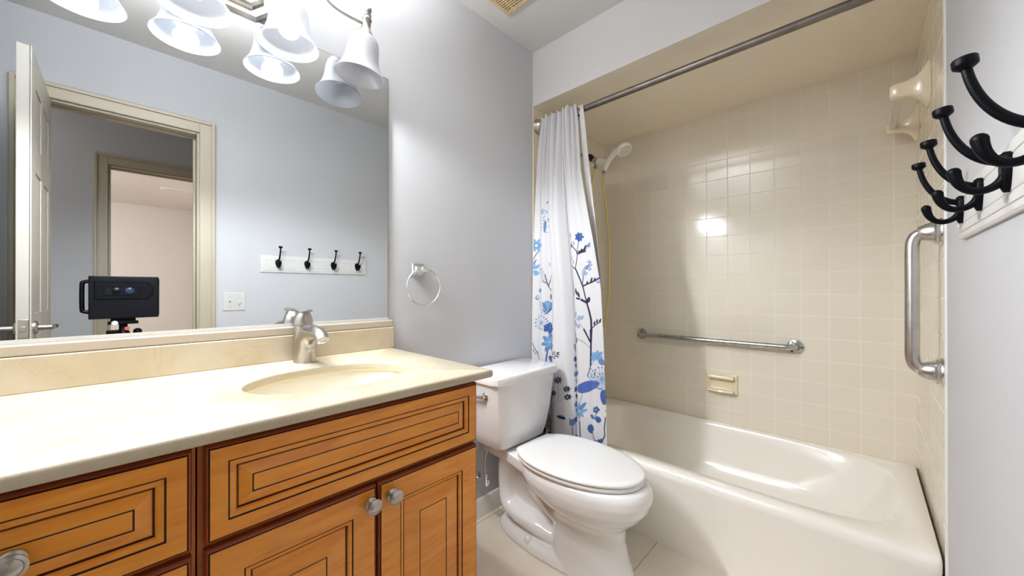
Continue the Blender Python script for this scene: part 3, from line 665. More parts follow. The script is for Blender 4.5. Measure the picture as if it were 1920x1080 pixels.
STROKES = "l 0.00511 n 0.1135 1.5723 0.1255 1.5831 0.1429 1.5886|f 0.00681 m 0.0862 1.5354 0.103 1.5334|f 0.00681 m 0.0834 1.5339 0.0835 1.5232|f 0.00681 m 0.0803 1.5361 0.0632 1.5381|f 0.00681 m 0.0831 1.5376 0.0824 1.5482|f 0.00681 m 0.0779 1.5223 0.0945 1.5204|f 0.00681 m 0.075 1.5208 0.0752 1.5102|f 0.00681 m 0.072 1.523 0.0551 1.5249|f 0.00681 m 0.0749 1.5245 0.0746 1.5352|f 0.00766 p 0.0633 1.4951 0.0446 1.505|f 0.00766 p 0.0755 1.4938 0.1006 1.5027|f 0.00766 p 0.0662 1.4777 0.0477 1.4874|f 0.00766 p 0.0782 1.4764 0.1019 1.4855|f 0.00766 p 0.069 1.4602 0.0508 1.4699|f 0.00766 p 0.0808 1.459 0.1031 1.4684|f 0.00766 p 0.0717 1.4429 0.0537 1.4524|f 0.00766 p 0.0834 1.4417 0.1042 1.4513|f 0.00766 p 0.0744 1.4255 0.0566 1.435|f 0.00766 p 0.0859 1.4245 0.1054 1.4342|l 0.00255 p 0.0982 1.5185 0.0726 1.4591 0.055 1.3713|f 0.01192 l 0.1114 1.5363 0.115 1.5165|f 0.02214 m 0.1007 1.4795 0.0918 1.4147|l 0.00341 n 0.0883 1.4188 0.1054 1.4127|d 0.00426 n 0.1195 1.4852|d 0.00426 n 0.1291 1.4995|d 0.00426 n 0.1387 1.51|d 0.00426 n 0.1241 1.4754|d 0.00426 n 0.1403 1.4752|d 0.00426 n 0.1353 1.4566|d 0.00426 n 0.1446 1.4633|d 0.00426 n 0.1419 1.4445|d 0.00426 n 0.1393 1.4309|d 0.00426 n 0.1413 1.4185|d 0.00426 n 0.1289 1.4872|l 0.0017 n 0.1146 1.4379 0.1285 1.4573 0.1403 1.4737|l 0.0017 n 0.1261 1.4491 0.1418 1.4399|f 0.02725 l 0.0282 1.3477 0.0706 1.3446|f 0.02725 l 0.0247 1.3427 0.0471 1.3113|f 0.02725 l 0.0171 1.3432 -0.0027 1.3145|f 0.02725 l 0.013 1.3488 -0.031 1.352|f 0.02725 l 0.0165 1.3538 -0.0073 1.3858|f 0.02725 l 0.0242 1.3533 0.0445 1.3815|d 0.00974 w 0.0206 1.3482|d 0.01363 b 0.0184 1.3468|d 0.00937 w 0.0184 1.3468|l 0.00426 n 0.0347 1.3129 0.0165 1.2961 0.0021 1.2734 -0.0017 1.2618|f 0.02214 l 0.0011 1.2146 0.0094 1.2613|f 0.02214 l 0.0063 1.2184 0.0495 1.2377|f 0.02214 l 0.0018 1.2029 0.0448 1.1899|f 0.02214 l 0.0078 1.191 0.0345 1.184|f 0.01192 m 0.0015 1.246 0.0223 1.2684|f 0.00766 p 0.0599 1.2049 0.0462 1.2092|f 0.00766 p 0.0672 1.2046 0.0815 1.2149|f 0.00766 p 0.0654 1.1916 0.0519 1.1959|f 0.00766 p 0.0726 1.1914 0.0858 1.2017|f 0.00766 p 0.0709 1.1785 0.0574 1.1826|f 0.00766 p 0.078 1.1783 0.09 1.1886|f 0.00766 p 0.0761 1.1653 0.0629 1.1695|f 0.00766 p 0.0831 1.1652 0.0942 1.1756|f 0.00766 p 0.081 1.1523 0.068 1.1563|f 0.00766 p 0.088 1.1522 0.0981 1.1626|f 0.00766 p 0.0859 1.1393 0.073 1.1432|f 0.00766 p 0.0928 1.1392 0.1019 1.1497|d 0.00766 p 0.0586 1.2149|l 0.0017 p 0.0597 1.2126 0.0956 1.1278|l 0.00426 n 0.0921 1.1833 0.0999 1.1504 0.1072 1.1201 0.1166 1.1051|l 0.00426 n 0.1195 1.1501 0.1091 1.1201|l 0.00255 n 0.134 1.2024 0.1259 1.1726 0.1175 1.1487|l 0.00341 n 0.1074 1.1292 0.0879 1.1415 0.078 1.1508|f 0.00681 p 0.1291 1.2365 0.1444 1.2359|f 0.00681 p 0.1272 1.2347 0.1318 1.2235|f 0.00681 p 0.1241 1.2355 0.1115 1.2293|f 0.00681 p 0.1241 1.2379 0.1115 1.2453|f 0.00681 p 0.1272 1.2385 0.1321 1.2493|f 0.01192 p 0.1204 1.1088 0.1224 1.0901|f 0.00766 n 0.1206 1.0788 0.1226 1.0437|l 0.00213 p 0.1224 1.0901 0.1215 1.0751|d 0.01192 m 0.0561 1.0959|d 0.00596 p 0.0561 1.099|l 0.00255 p 0.0563 1.086 0.067 1.0289 0.0794 0.9688|d 0.01277 m 0.0339 1.0551|d 0.00596 w 0.0348 1.0574|f 0.00852 p 0.0621 1.0288 0.0472 1.0346|f 0.00852 p 0.0691 1.0214 0.0845 1.0332|f 0.00852 p 0.0663 1.0137 0.0524 1.0194|f 0.00852 p 0.0732 1.0064 0.0875 1.0181|f 0.00852 p 0.0704 0.9987 0.0576 1.0043|f 0.00852 p 0.0772 0.9914 0.0906 1.0032|f 0.00852 p 0.0744 0.9837 0.0627 0.9893|f 0.00852 p 0.0813 0.9764 0.0936 0.9882|f 0.00852 p 0.0785 0.9688 0.0678 0.9743|f 0.00852 p 0.0853 0.9616 0.0966 0.9733|f 0.0511 l 0.1055 1.0411 0.106 0.9775|f 0.01874 m 0.0816 1.0293 0.1013 0.981|f 0.01874 m 0.1292 1.0342 0.1135 0.9815|l 0.00426 n 0.0821 0.9916 0.1013 0.9698 0.1172 0.9914 0.134 0.9994|l 0.00187 m 0.0705 0.9193 0.106 0.9145|d 0.00383 b 0.106 0.9145|l 0.00187 m 0.0705 0.9193 0.0987 0.9015|d 0.00383 b 0.0987 0.9015|l 0.00187 m 0.0705 0.9193 0.0904 0.8879|d 0.00383 b 0.0904 0.8879|l 0.00187 m 0.0705 0.9193 0.075 0.885|d 0.00383 b 0.075 0.885|l 0.00187 m 0.0705 0.9193 0.0607 0.8865|d 0.00383 b 0.0607 0.8865|l 0.00187 m 0.0705 0.9193 0.045 0.8887|d 0.00383 b 0.045 0.8887|l 0.00187 m 0.0705 0.9193 0.0282 0.8974|d 0.00383 b 0.0282 0.8974|l 0.00187 m 0.0705 0.9193 0.0252 0.9161|d 0.00383 b 0.0252 0.9161|l 0.00187 m 0.0705 0.9193 0.0291 0.9343|d 0.00383 b 0.0291 0.9343|l 0.00187 m 0.0705 0.9193 0.0452 0.9444|d 0.00383 b 0.0452 0.9444|l 0.00187 m 0.0705 0.9193 0.0568 0.9569|d 0.00383 b 0.0568 0.9569|l 0.00187 m 0.0705 0.9193 0.0735 0.956|d 0.00383 b 0.0735 0.956|l 0.00187 m 0.0705 0.9193 0.0876 0.9508|d 0.00383 b 0.0876 0.9508|l 0.00187 m 0.0705 0.9193 0.098 0.9412|d 0.00383 b 0.098 0.9412|l 0.00187 m 0.0705 0.9193 0.1054 0.9292|d 0.00383 b 0.1054 0.9292|f 0.02214 b 0.1293 0.8935 0.1631 0.896|f 0.02214 b 0.1271 0.8895 0.1483 0.8697|f 0.02214 b 0.1219 0.8882 0.1146 0.8606|f 0.02214 b 0.1178 0.8905 0.0865 0.8761|f 0.02214 b 0.1178 0.8948 0.0862 0.9046|f 0.02214 b 0.1219 0.8977 0.1141 0.9242|f 0.02214 b 0.127 0.8971 0.1483 0.9201|f 0.01218 m 0.1213 0.904 0.1415 0.9054|f 0.01218 m 0.1188 0.9011 0.1252 0.886|f 0.01218 m 0.1148 0.9018 0.0982 0.891|f 0.01218 m 0.1148 0.9052 0.098 0.9138|f 0.01218 m 0.1188 0.9066 0.125 0.9225|f 0.02555 m 0.1263 0.8128 0.1631 0.8034|f 0.02555 m 0.1225 0.8073 0.1378 0.7672|f 0.02555 m 0.1165 0.8072 0.0985 0.7659|f 0.02555 m 0.113 0.8126 0.0742 0.8018|f 0.02555 m 0.1145 0.8194 0.0844 0.8476|f 0.02555 m 0.12 0.8224 0.1214 0.8677|f 0.02555 m 0.1252 0.8195 0.1561 0.8477|f 0.01874 l 0.1202 0.8182 0.1437 0.8206|f 0.01874 l 0.1182 0.8138 0.1308 0.7913|f 0.01874 l 0.114 0.8133 0.103 0.7882|f 0.01874 l 0.1118 0.8174 0.0877 0.8149|f 0.01874 l 0.1137 0.8218 0.1008 0.8446|f 0.01874 l 0.1179 0.8222 0.129 0.8472|l 0.00255 b 0.1197 0.8145 0.1323 0.79|f 0.01533 b 0.1219 0.896 0.1452 0.8976|f 0.01533 b 0.1198 0.8929 0.1316 0.8775|f 0.01533 b 0.1157 0.8926 0.104 0.8753|f 0.01533 b 0.1136 0.8954 0.0898 0.8936|f 0.01533 b 0.1156 0.8984 0.1037 0.914|f 0.01533 b 0.1198 0.8987 0.1314 0.9158|l 0.00681 b 0.1068 0.7686 0.1026 0.7348 0.1 0.6974|l 0.00426 n 0.0049 0.8027 0.0344 0.76 0.057 0.7175|f 0.00681 b 0.0194 0.7506 0.0144 0.773|f 0.00681 b 0.0325 0.7408 0.0251 0.7536|f 0.00596 b 0.038 0.7627 0.056 0.7437|f 0.02555 b 0.1159 0.7439 0.1481 0.6971|f 0.02896 n 0.1234 0.6935 0.1545 0.633|f 0.03407 m 0.1122 0.6404 0.1501 0.589|f 0.03066 b 0.1257 0.5916 0.1599 0.5334|f 0.03747 m 0.1166 0.5388 0.1543 0.4891|f 0.02555 b 0.1287 0.4833 0.1624 0.441|f 0.03066 n 0.1031 0.4628 0.0971 0.3736|f 0.03747 n 0.0896 0.4156 0.0847 0.3043|f 0.02896 m 0.121 0.3945 0.163 0.4197|f 0.02214 g 0.1138 0.349 0.1641 0.3773|f 0.01874 n 0.128 0.3169 0.165 0.3491|f 0.01874 b 0.0794 0.3248 0.1325 0.3111|f 0.02555 g 0.1156 0.4293 0.1325 0.3111|f 0.03407 y 0.1405 0.4932 0.1497 0.4092|f 0.01703 g 0.1265 0.3815 0.1553 0.3892|f 0.01703 g 0.1247 0.3776 0.1433 0.3636|f 0.01703 g 0.1204 0.3756 0.1147 0.35|f 0.01703 g 0.1168 0.377 0.0906 0.3591|f 0.01703 g 0.1167 0.3807 0.0897 0.3843|f 0.01703 g 0.1201 0.384 0.1129 0.4061|f 0.01703 g 0.1245 0.3843 0.142 0.4081|l 0.00426 n 0.1481 0.7699 0.1441 0.7184 0.1546 0.6258|l 0.00213 n 0.1576 0.7434 0.1815 0.7595 0.2033 0.7794|f 0.00766 n 0.166 0.7576 0.1602 0.7772|f 0.00766 n 0.1763 0.7617 0.174 0.7831|f 0.00766 n 0.1781 0.7576 0.2038 0.7537|f 0.00766 n 0.1882 0.7675 0.207 0.7655|f 0.00766 n 0.1881 0.7733 0.2067 0.7784|f 0.00766 n 0.161 0.7482 0.1535 0.7633|f 0.00766 n 0.1679 0.7491 0.1836 0.7425|f 0.00852 n 0.2015 0.6355 0.2226 0.6392|f 0.00852 n 0.2004 0.633 0.2155 0.623|f 0.00852 n 0.1978 0.6316 0.198 0.6136|f 0.00852 n 0.1951 0.6321 0.1802 0.6166|f 0.00852 n 0.194 0.6342 0.1725 0.6304|f 0.00852 n 0.1951 0.6366 0.1797 0.6468|f 0.00852 n 0.1977 0.638 0.1975 0.6561|f 0.00852 n 0.2004 0.6375 0.2152 0.6528|d 0.00426 p 0.1978 0.6348|f 0.00852 n 0.2476 0.5991 0.2639 0.6022|f 0.00852 n 0.2468 0.5972 0.2583 0.5894|f 0.00852 n 0.2448 0.596 0.2448 0.5819|f 0.00852 n 0.2427 0.5964 0.2312 0.5841|f 0.00852 n 0.2419 0.598 0.2254 0.5948|f 0.00852 n 0.2427 0.5999 0.231 0.6077|f 0.00852 n 0.2447 0.601 0.2447 0.6152|f 0.00852 n 0.2468 0.6007 0.2582 0.6128|d 0.00426 p 0.2448 0.5985|f 0.00852 n 0.2518 0.5598 0.2679 0.5631|f 0.00852 n 0.251 0.5579 0.2625 0.5503|f 0.00852 n 0.249 0.5567 0.2493 0.5426|f 0.00852 n 0.247 0.557 0.2357 0.5446|f 0.00852 n 0.2461 0.5586 0.2298 0.5552|f 0.00852 n 0.2469 0.5605 0.2353 0.5682|f 0.00852 n 0.2489 0.5617 0.2489 0.5758|f 0.00852 n 0.2509 0.5614 0.2623 0.5737|d 0.00426 p 0.2489 0.5592|f 0.00852 n 0.1741 0.5635 0.1911 0.567|f 0.00852 n 0.173 0.5613 0.1839 0.5522|f 0.00852 n 0.1704 0.5603 0.167 0.5454|f 0.00852 n 0.1683 0.5613 0.1529 0.5518|f 0.00852 n 0.1683 0.5635 0.1526 0.5667|f 0.00852 n 0.1703 0.5653 0.1663 0.5787|f 0.00852 n 0.1729 0.5653 0.1834 0.5787|l 0.00213 p 0.198 0.6157 0.2012 0.5563 0.1798 0.4808 0.1774 0.4447|l 0.0017 p 0.2013 0.5528 0.2296 0.5761 0.2448 0.5895|l 0.0017 p 0.1978 0.5273 0.226 0.546 0.2482 0.5556|f 0.02044 n 0.1938 0.4502 0.2423 0.4497|f 0.00852 m 0.1994 0.4558 0.2373 0.4595|f 0.01533 n 0.1736 0.343 0.1947 0.3519|f 0.00681 m 0.2679 0.4193 0.2585 0.427|f 0.00681 m 0.2695 0.4197 0.2801 0.4327|f 0.00681 m 0.2678 0.4254 0.2583 0.4338|f 0.00681 m 0.2694 0.4258 0.28 0.4395|f 0.00681 m 0.2677 0.4315 0.2582 0.4407|f 0.00681 m 0.2693 0.4319 0.2798 0.4462|f 0.00681 m 0.2676 0.4376 0.2581 0.4475|f 0.00681 m 0.2692 0.438 0.2797 0.453|f 0.00681 m 0.2675 0.4438 0.258 0.4543|f 0.00681 m 0.2691 0.4441 0.2796 0.4598|l 0.00255 b 0.269 0.4469 0.2726 0.3456|f 0.00681 b 0.2392 0.3495 0.2538 0.3537|f 0.00681 b 0.238 0.3472 0.2457 0.3382|f 0.00681 b 0.2354 0.3464 0.2284 0.3331|f 0.00681 b 0.2341 0.348 0.2193 0.3437|f 0.00681 b 0.2353 0.3503 0.2276 0.3593|f 0.00681 b 0.2379 0.3511 0.2448 0.3643|f 0.00681 b 0.2484 0.3577 0.2629 0.3619|f 0.00681 b 0.2472 0.3554 0.2548 0.3465|f 0.00681 b 0.2446 0.3546 0.2377 0.3414|f 0.00681 b 0.2433 0.3562 0.2286 0.3519|f 0.00681 b 0.2445 0.3585 0.2368 0.3675|f 0.00681 b 0.2471 0.3593 0.254 0.3724|f 0.00681 b 0.2907 0.3612 0.3047 0.3653|f 0.00681 b 0.2895 0.3589 0.2969 0.3501|f 0.00681 b 0.287 0.3582 0.2803 0.3452|f 0.00681 b 0.2857 0.3597 0.2716 0.3555|f 0.00681 b 0.2869 0.362 0.2795 0.3708|f 0.00681 b 0.2894 0.3627 0.2962 0.3756|f 0.00681 b 0.2981 0.3667 0.312 0.3708|f 0.00681 b 0.2969 0.3644 0.3042 0.3557|f 0.00681 b 0.2945 0.3637 0.2878 0.3508|f 0.00681 b 0.2932 0.3653 0.2791 0.3611|f 0.00681 b 0.2943 0.3676 0.2871 0.3764|f 0.00681 b 0.2968 0.3683 0.3036 0.3811|f 0.01192 b 0.2826 0.7652 0.278 0.737|f 0.01192 n 0.2828 0.7273 0.2859 0.7002|f 0.01192 m 0.2827 0.6894 0.278 0.6612|f 0.01192 g 0.2827 0.6517 0.2858 0.6249|f 0.01192 b 0.2827 0.614 0.278 0.5858|f 0.01192 n 0.2827 0.5765 0.2859 0.5499|f 0.01192 m 0.283 0.539 0.2788 0.5107|f 0.01192 g 0.2836 0.5016 0.2871 0.4752|f 0.01192 b 0.2842 0.4643 0.28 0.4361|f 0.01022 g 0.2791 0.8272 0.2825 0.786|f 0.00852 m 0.3137 1.3906 0.3157 1.3577|l 0.00255 m 0.3161 1.3613 0.3199 1.3357|f 0.01874 b 0.3785 1.3617 0.4047 1.3595|f 0.01874 b 0.3764 1.3591 0.3903 1.3419|f 0.01874 b 0.3723 1.3587 0.3637 1.3393|f 0.01874 b 0.3694 1.3609 0.3441 1.3541|f 0.01874 b 0.3698 1.3641 0.3468 1.3751|f 0.01874 b 0.3733 1.3657 0.3704 1.3862|f 0.01874 b 0.3772 1.3647 0.3962 1.3791|f 0.02896 b 0.3717 1.3852 0.3742 1.3386|f 0.01192 b 0.3861 1.3696 0.402 1.3541|f 0.01363 p 0.3333 1.3454 0.3331 1.3203|l 0.00511 n 0.3133 1.3362 0.3252 1.3158 0.3431 1.296 0.3482 1.2786|f 0.00596 n 0.3125 1.329 0.3075 1.3077|f 0.00596 n 0.3159 1.3338 0.3188 1.3091|l 0.00426 n 0.3669 1.3385 0.3528 1.301 0.3466 1.2659 0.3372 1.231 0.3292 1.2059|l 0.00511 n 0.3479 1.2758 0.3754 1.2826 0.4039 1.2864|f 0.01363 n 0.3555 1.2796 0.3681 1.2944|f 0.01363 n 0.368 1.2802 0.3871 1.303|f 0.01363 n 0.38 1.2837 0.4048 1.3031|f 0.01363 n 0.3949 1.2842 0.4091 1.3197|f 0.01533 m 0.4107 1.3076 0.4372 1.3301|f 0.01192 m 0.417 1.3142 0.4356 1.3107|f 0.01192 p 0.3126 1.2678 0.3086 1.2466|f 0.01192 p 0.3233 1.2494 0.3154 1.2248|l 0.00596 n 0.3044 1.2217 0.3208 1.209 0.3307 1.2044|l 0.00766 n 0.3307 1.2044 0.347 1.1604 0.3619 1.1151 0.3752 1.0638 0.3835 1.0367|f 0.00681 m 0.4173 1.2343 0.4278 1.2338|f 0.00681 m 0.4152 1.2328 0.4139 1.2241|f 0.00681 m 0.4136 1.2344 0.403 1.2349|f 0.00681 m 0.4157 1.2359 0.4171 1.2446|f 0.00681 m 0.421 1.2203 0.4313 1.2199|f 0.00681 m 0.4189 1.2189 0.4175 1.2102|f 0.00681 m 0.4173 1.2205 0.4068 1.2209|f 0.00681 m 0.4194 1.2219 0.4207 1.2307|f 0.00681 m 0.4013 1.2108 0.4118 1.2104|f 0.00681 m 0.3993 1.2093 0.398 1.2006|f 0.00681 m 0.3976 1.2109 0.387 1.2114|f 0.00681 m 0.3997 1.2124 0.401 1.2212|f 0.00681 m 0.4145 1.2 0.4248 1.1996|f 0.00681 m 0.4125 1.1985 0.4112 1.1898|f 0.00681 m 0.4109 1.2001 0.4005 1.2005|f 0.00681 m 0.4129 1.2016 0.4143 1.2103|f 0.00681 m 0.39 1.2009 0.4005 1.2005|f 0.00681 m 0.3879 1.1994 0.3867 1.1906|f 0.00681 m 0.3862 1.201 0.3756 1.2014|f 0.00681 m 0.3883 1.2025 0.3895 1.2113|f 0.00681 m 0.3798 1.1873 0.3903 1.187|f 0.00681 m 0.3777 1.1858 0.3766 1.177|f 0.00681 m 0.3761 1.1875 0.3655 1.1878|f 0.00681 m 0.3782 1.189 0.3793 1.1978|f 0.00681 m 0.3928 1.18 0.4032 1.1798|f 0.00681 m 0.3908 1.1786 0.3896 1.1698|f 0.00681 m 0.3891 1.1802 0.3787 1.1805|f 0.00681 m 0.3912 1.1816 0.3924 1.1904|f 0.00681 m 0.3755 1.1736 0.386 1.1733|f 0.00681 m 0.3734 1.1721 0.3723 1.1633|f 0.00681 m 0.3718 1.1737 0.3612 1.174|f 0.00681 m 0.3739 1.1752 0.375 1.184|l 0.00426 n 0.4126 1.2207 0.3947 1.2007|l 0.00511 n 0.3734 1.1654 0.3634 1.1393 0.3619 1.1151|l 0.00766 n 0.3664 1.1185 0.4125 1.1352 0.4644 1.1579|f 0.01022 n 0.3891 1.1266 0.3961 1.1422|f 0.01022 n 0.4094 1.1352 0.4211 1.1602|f 0.01022 n 0.425 1.1398 0.4381 1.1585|f 0.01363 l 0.438 1.1382 0.4619 1.1346|f 0.00852 m 0.2995 1.1119 0.3006 1.1472|l 0.00255 n 0.2956 1.1154 0.3154 1.0908 0.3508 1.0497 0.3782 1.04|f 0.01192 n 0.3272 1.0735 0.3184 1.1083|f 0.01192 n 0.3391 1.0619 0.3327 1.0909|f 0.01192 n 0.3428 1.0529 0.3186 1.0595|f 0.01363 l 0.3107 1.0733 0.2961 1.0872|f 0.01192 l 0.3096 1.0908 0.294 1.0731|l 0.01192 n 0.3508 1.0497 0.3781 1.0393 0.3835 1.0354|f 0.02214 n 0.3859 1.0368 0.4003 1.0641|l 0.01022 n 0.3835 1.0354 0.3957 0.9966 0.4038 0.9568 0.404 0.9102 0.3993 0.8535|l 0.00426 n 0.4041 0.9135 0.4267 0.935 0.4517 0.9497|f 0.01022 n 0.4169 0.931 0.4223 0.9512|f 0.01022 n 0.4321 0.9399 0.4317 0.9617|f 0.01022 n 0.442 0.9458 0.4539 0.9648|l 0.00255 m 0.2914 0.975 0.3273 0.9491 0.3574 0.9068|l 0.00766 n 0.3574 0.9068 0.3791 0.8749 0.3971 0.8513|f 0.02044 p 0.3059 0.9617 0.3166 0.9934|f 0.02044 p 0.3297 0.9492 0.3337 0.9735|f 0.02044 p 0.3354 0.953 0.359 0.9713|f 0.02044 p 0.315 0.9415 0.2921 0.9367|f 0.02044 p 0.3227 0.9316 0.2982 0.9197|f 0.02044 p 0.3385 0.9258 0.3181 0.9121|l 0.01022 n 0.3993 0.9059 0.3986 0.8528 0.3961 0.7929 0.3924 0.7396|l 0.00852 n 0.3572 0.9027 0.3789 0.8709 0.397 0.846|l 0.00511 n 0.3924 0.7396 0.3802 0.7081 0.3652 0.6825|l 0.00255 n 0.2968 0.8671 0.344 0.8475 0.3892 0.8219|f 0.00937 n 0.3032 0.8642 0.2941 0.8876|f 0.00937 n 0.3111 0.858 0.2903 0.8492|f 0.00937 n 0.3158 0.8543 0.2951 0.8323|f 0.00937 n 0.3126 0.8479 0.3031 0.8332|f 0.02214 l 0.4044 0.761 0.4124 0.8048|f 0.02214 l 0.4139 0.7689 0.4328 0.8137|f 0.02214 l 0.4212 0.7731 0.4526 0.8095|f 0.02214 l 0.4247 0.767 0.4534 0.7857|l 0.00255 m 0.3953 0.74 0.4249 0.7768 0.4396 0.7982|f 0.03407 m 0.4354 0.7717 0.4594 0.7492|l 0.00187 m 0.4452 0.6829 0.4945 0.6797|d 0.00383 b 0.4945 0.6797|l 0.00187 m 0.4452 0.6829 0.4864 0.6603|d 0.00383 b 0.4864 0.6603|l 0.00187 m 0.4452 0.6829 0.4746 0.6437|d 0.00383 b 0.4746 0.6437|l 0.00187 m 0.4452 0.6829 0.4595 0.6315|d 0.00383 b 0.4595 0.6315|l 0.00187 m 0.4452 0.6829 0.4431 0.6365|d 0.00383 b 0.4431 0.6365|l 0.00187 m 0.4452 0.6829 0.4288 0.635|d 0.00383 b 0.4288 0.635|l 0.00187 m 0.4452 0.6829 0.413 0.6364|d 0.00383 b 0.413 0.6364|l 0.00187 m 0.4452 0.6829 0.4014 0.6482|d 0.00383 b 0.4014 0.6482|l 0.00187 m 0.4452 0.6829 0.3941 0.6654|d 0.00383 b 0.3941 0.6654|l 0.00187 m 0.4452 0.6829 0.3946 0.6862|d 0.00383 b 0.3946 0.6862|l 0.00187 m 0.4452 0.6829 0.4126 0.7008|d 0.00383 b 0.4126 0.7008|l 0.00187 m 0.4452 0.6829 0.4168 0.7206|d 0.00383 b 0.4168 0.7206|l 0.00187 m 0.4452 0.6829 0.4312 0.733|d 0.00383 b 0.4312 0.733|l 0.00187 m 0.4452 0.6829 0.4477 0.7353|d 0.00383 b 0.4477 0.7353|l 0.00187 m 0.4452 0.6829 0.4609 0.7281|d 0.00383 b 0.4609 0.7281|l 0.00187 m 0.4452 0.6829 0.4755 0.7261|d 0.00383 b 0.4755 0.7261|l 0.00187 m 0.4452 0.6829 0.4791 0.7096|d 0.00383 b 0.4791 0.7096|l 0.00187 m 0.4452 0.6829 0.4957 0.7002|d 0.00383 b 0.4957 0.7002|l 0.00187 l 0.4505 0.671 0.4861 0.6689|d 0.00383 m 0.4861 0.6689|l 0.00187 l 0.4505 0.671 0.4761 0.6525|d 0.00383 m 0.4761 0.6525|l 0.00187 l 0.4505 0.671 0.4635 0.6421|d 0.00383 m 0.4635 0.6421|l 0.00187 l 0.4505 0.671 0.4503 0.6276|d 0.00383 m 0.4503 0.6276|l 0.00187 l 0.4505 0.671 0.4357 0.6327|d 0.00383 m 0.4357 0.6327|l 0.00187 l 0.4505 0.671 0.4209 0.6378|d 0.00383 m 0.4209 0.6378|l 0.00187 l 0.4505 0.671 0.414 0.6539|d 0.00383 m 0.414 0.6539|l 0.00187 l 0.4505 0.671 0.4179 0.673|d 0.00383 m 0.4179 0.673|l 0.00187 l 0.4505 0.671 0.4253 0.6891|d 0.00383 m 0.4253 0.6891|l 0.00187 l 0.4505 0.671 0.4357 0.7037|d 0.00383 m 0.4357 0.7037|l 0.00187 l 0.4505 0.671 0.4506 0.7082|d 0.00383 m 0.4506 0.7082|l 0.00187 l 0.4505 0.671 0.4632 0.7036|d 0.00383 m 0.4632 0.7036|l 0.00187 l 0.4505 0.671 0.4744 0.6978|d 0.00383 m 0.4744 0.6978|l 0.00187 l 0.4505 0.671 0.4857 0.6875|d 0.00383 m 0.4857 0.6875|l 0.00187 l 0.3946 0.6939 0.4126 0.6927|d 0.00383 b 0.4126 0.6927|l 0.00187 l 0.3946 0.6939 0.4068 0.6805|d 0.00383 b 0.4068 0.6805|l 0.00187 l 0.3946 0.6939 0.3967 0.6683|d 0.00383 b 0.3967 0.6683|l 0.00187 l 0.3946 0.6939 0.3841 0.672|d 0.00383 b 0.3841 0.672|l 0.00187 l 0.3946 0.6939 0.3738 0.6799|d 0.00383 b 0.3738 0.6799|l 0.00187 l 0.3946 0.6939 0.3729 0.6954|d 0.00383 b 0.3729 0.6954|l 0.00187 l 0.3946 0.6939 0.3806 0.7092|d 0.00383 b 0.3806 0.7092|l 0.00187 l 0.3946 0.6939 0.3921 0.7229|d 0.00383 b 0.3921 0.7229|l 0.00187 l 0.3946 0.6939 0.4046 0.715|d 0.00383 b 0.4046 0.715|l 0.00187 l 0.3946 0.6939 0.4142 0.7071|d 0.00383 b 0.4142 0.7071|f 0.05621 c 0.2982 0.6033 0.433 0.6628|f 0.02896 c 0.3197 0.6223 0.4225 0.6661|l 0.0017 b 0.3043 0.6079 0.3646 0.6373 0.426 0.6635|f 0.03747 b 0.4509 0.6328 0.4505 0.5629|f 0.01533 n 0.2953 0.6709 0.3109 0.6993|d 0.00852 n 0.2907 0.7456|f 0.01022 n 0.293 0.7631 0.2954 0.7394|l 0.00341 m 0.336 0.5973 0.3283 0.569 0.3195 0.5403|f 0.01874 l 0.3194 0.5066 0.3495 0.5137|f 0.01874 l 0.3178 0.502 0.3395 0.4832|f 0.01874 l 0.3141 0.4993 0.3145 0.4652|f 0.01874 l 0.3102 0.5002 0.2887 0.4706|f 0.01874 l 0.3086 0.5041 0.2775 0.4968|f 0.01874 l 0.3101 0.5087 0.2878 0.5281|f 0.01874 l 0.3139 0.5114 0.3135 0.5457|f 0.01874 l 0.3177 0.5105 0.3389 0.5395|f 0.02044 m 0.3161 0.5126 0.3527 0.5543|f 0.01533 l 0.32 0.5034 0.3603 0.5229|l 0.00852 b 0.3161 0.4555 0.3182 0.406 0.3222 0.3537|f 0.01533 b 0.4162 0.5359 0.4314 0.5394|f 0.01533 b 0.4143 0.5331 0.4191 0.5207|f 0.01533 b 0.4113 0.5333 0.3988 0.522|f 0.01533 b 0.4113 0.5363 0.3987 0.5418|f 0.01533 b 0.4143 0.5379 0.419 0.5525|f 0.02214 m 0.382 0.5018 0.4102 0.4925|f 0.03407 b 0.4102 0.4893 0.4356 0.4944|l 0.00341 n 0.4149 0.5292 0.4108 0.5024|f 0.01363 b 0.3799 0.5046 0.3927 0.4882|l 0.00255 n 0.4544 0.5353 0.4611 0.54|f 0.01363 b 0.3825 0.4393 0.4023 0.441|f 0.01363 b 0.3812 0.4371 0.3939 0.4259|f 0.01363 b 0.3789 0.4357 0.3785 0.4168|f 0.01363 b 0.3765 0.4359 0.363 0.418|f 0.01363 b 0.3753 0.4376 0.3549 0.4292|f 0.01363 b 0.3758 0.4399 0.3581 0.4451|f 0.01363 b 0.3777 0.4419 0.3711 0.458|f 0.01363 b 0.3802 0.4425 0.3876 0.4619|f 0.01363 b 0.3821 0.4415 0.3998 0.4552|f 0.03407 b 0.3647 0.4385 0.3861 0.4183|l 0.00426 n 0.3896 0.4257 0.3974 0.4021 0.4086 0.3796 0.4212 0.3642|l 0.00511 n 0.4558 0.5071 0.4491 0.4548 0.4505 0.4236 0.4345 0.3874 0.4266 0.3627|f 0.01192 b 0.4185 0.3826 0.4358 0.3878|f 0.01192 b 0.417 0.3797 0.4258 0.3682|f 0.01192 b 0.4139 0.3787 0.4055 0.362|f 0.01192 b 0.4124 0.3808 0.3948 0.3755|f 0.01192 b 0.4139 0.3837 0.4051 0.3953|f 0.01192 b 0.417 0.3846 0.4256 0.4013|l 0.00596 n 0.4209 0.3801 0.4313 0.3642|f 0.01192 b 0.4209 0.3833 0.4378 0.4073"
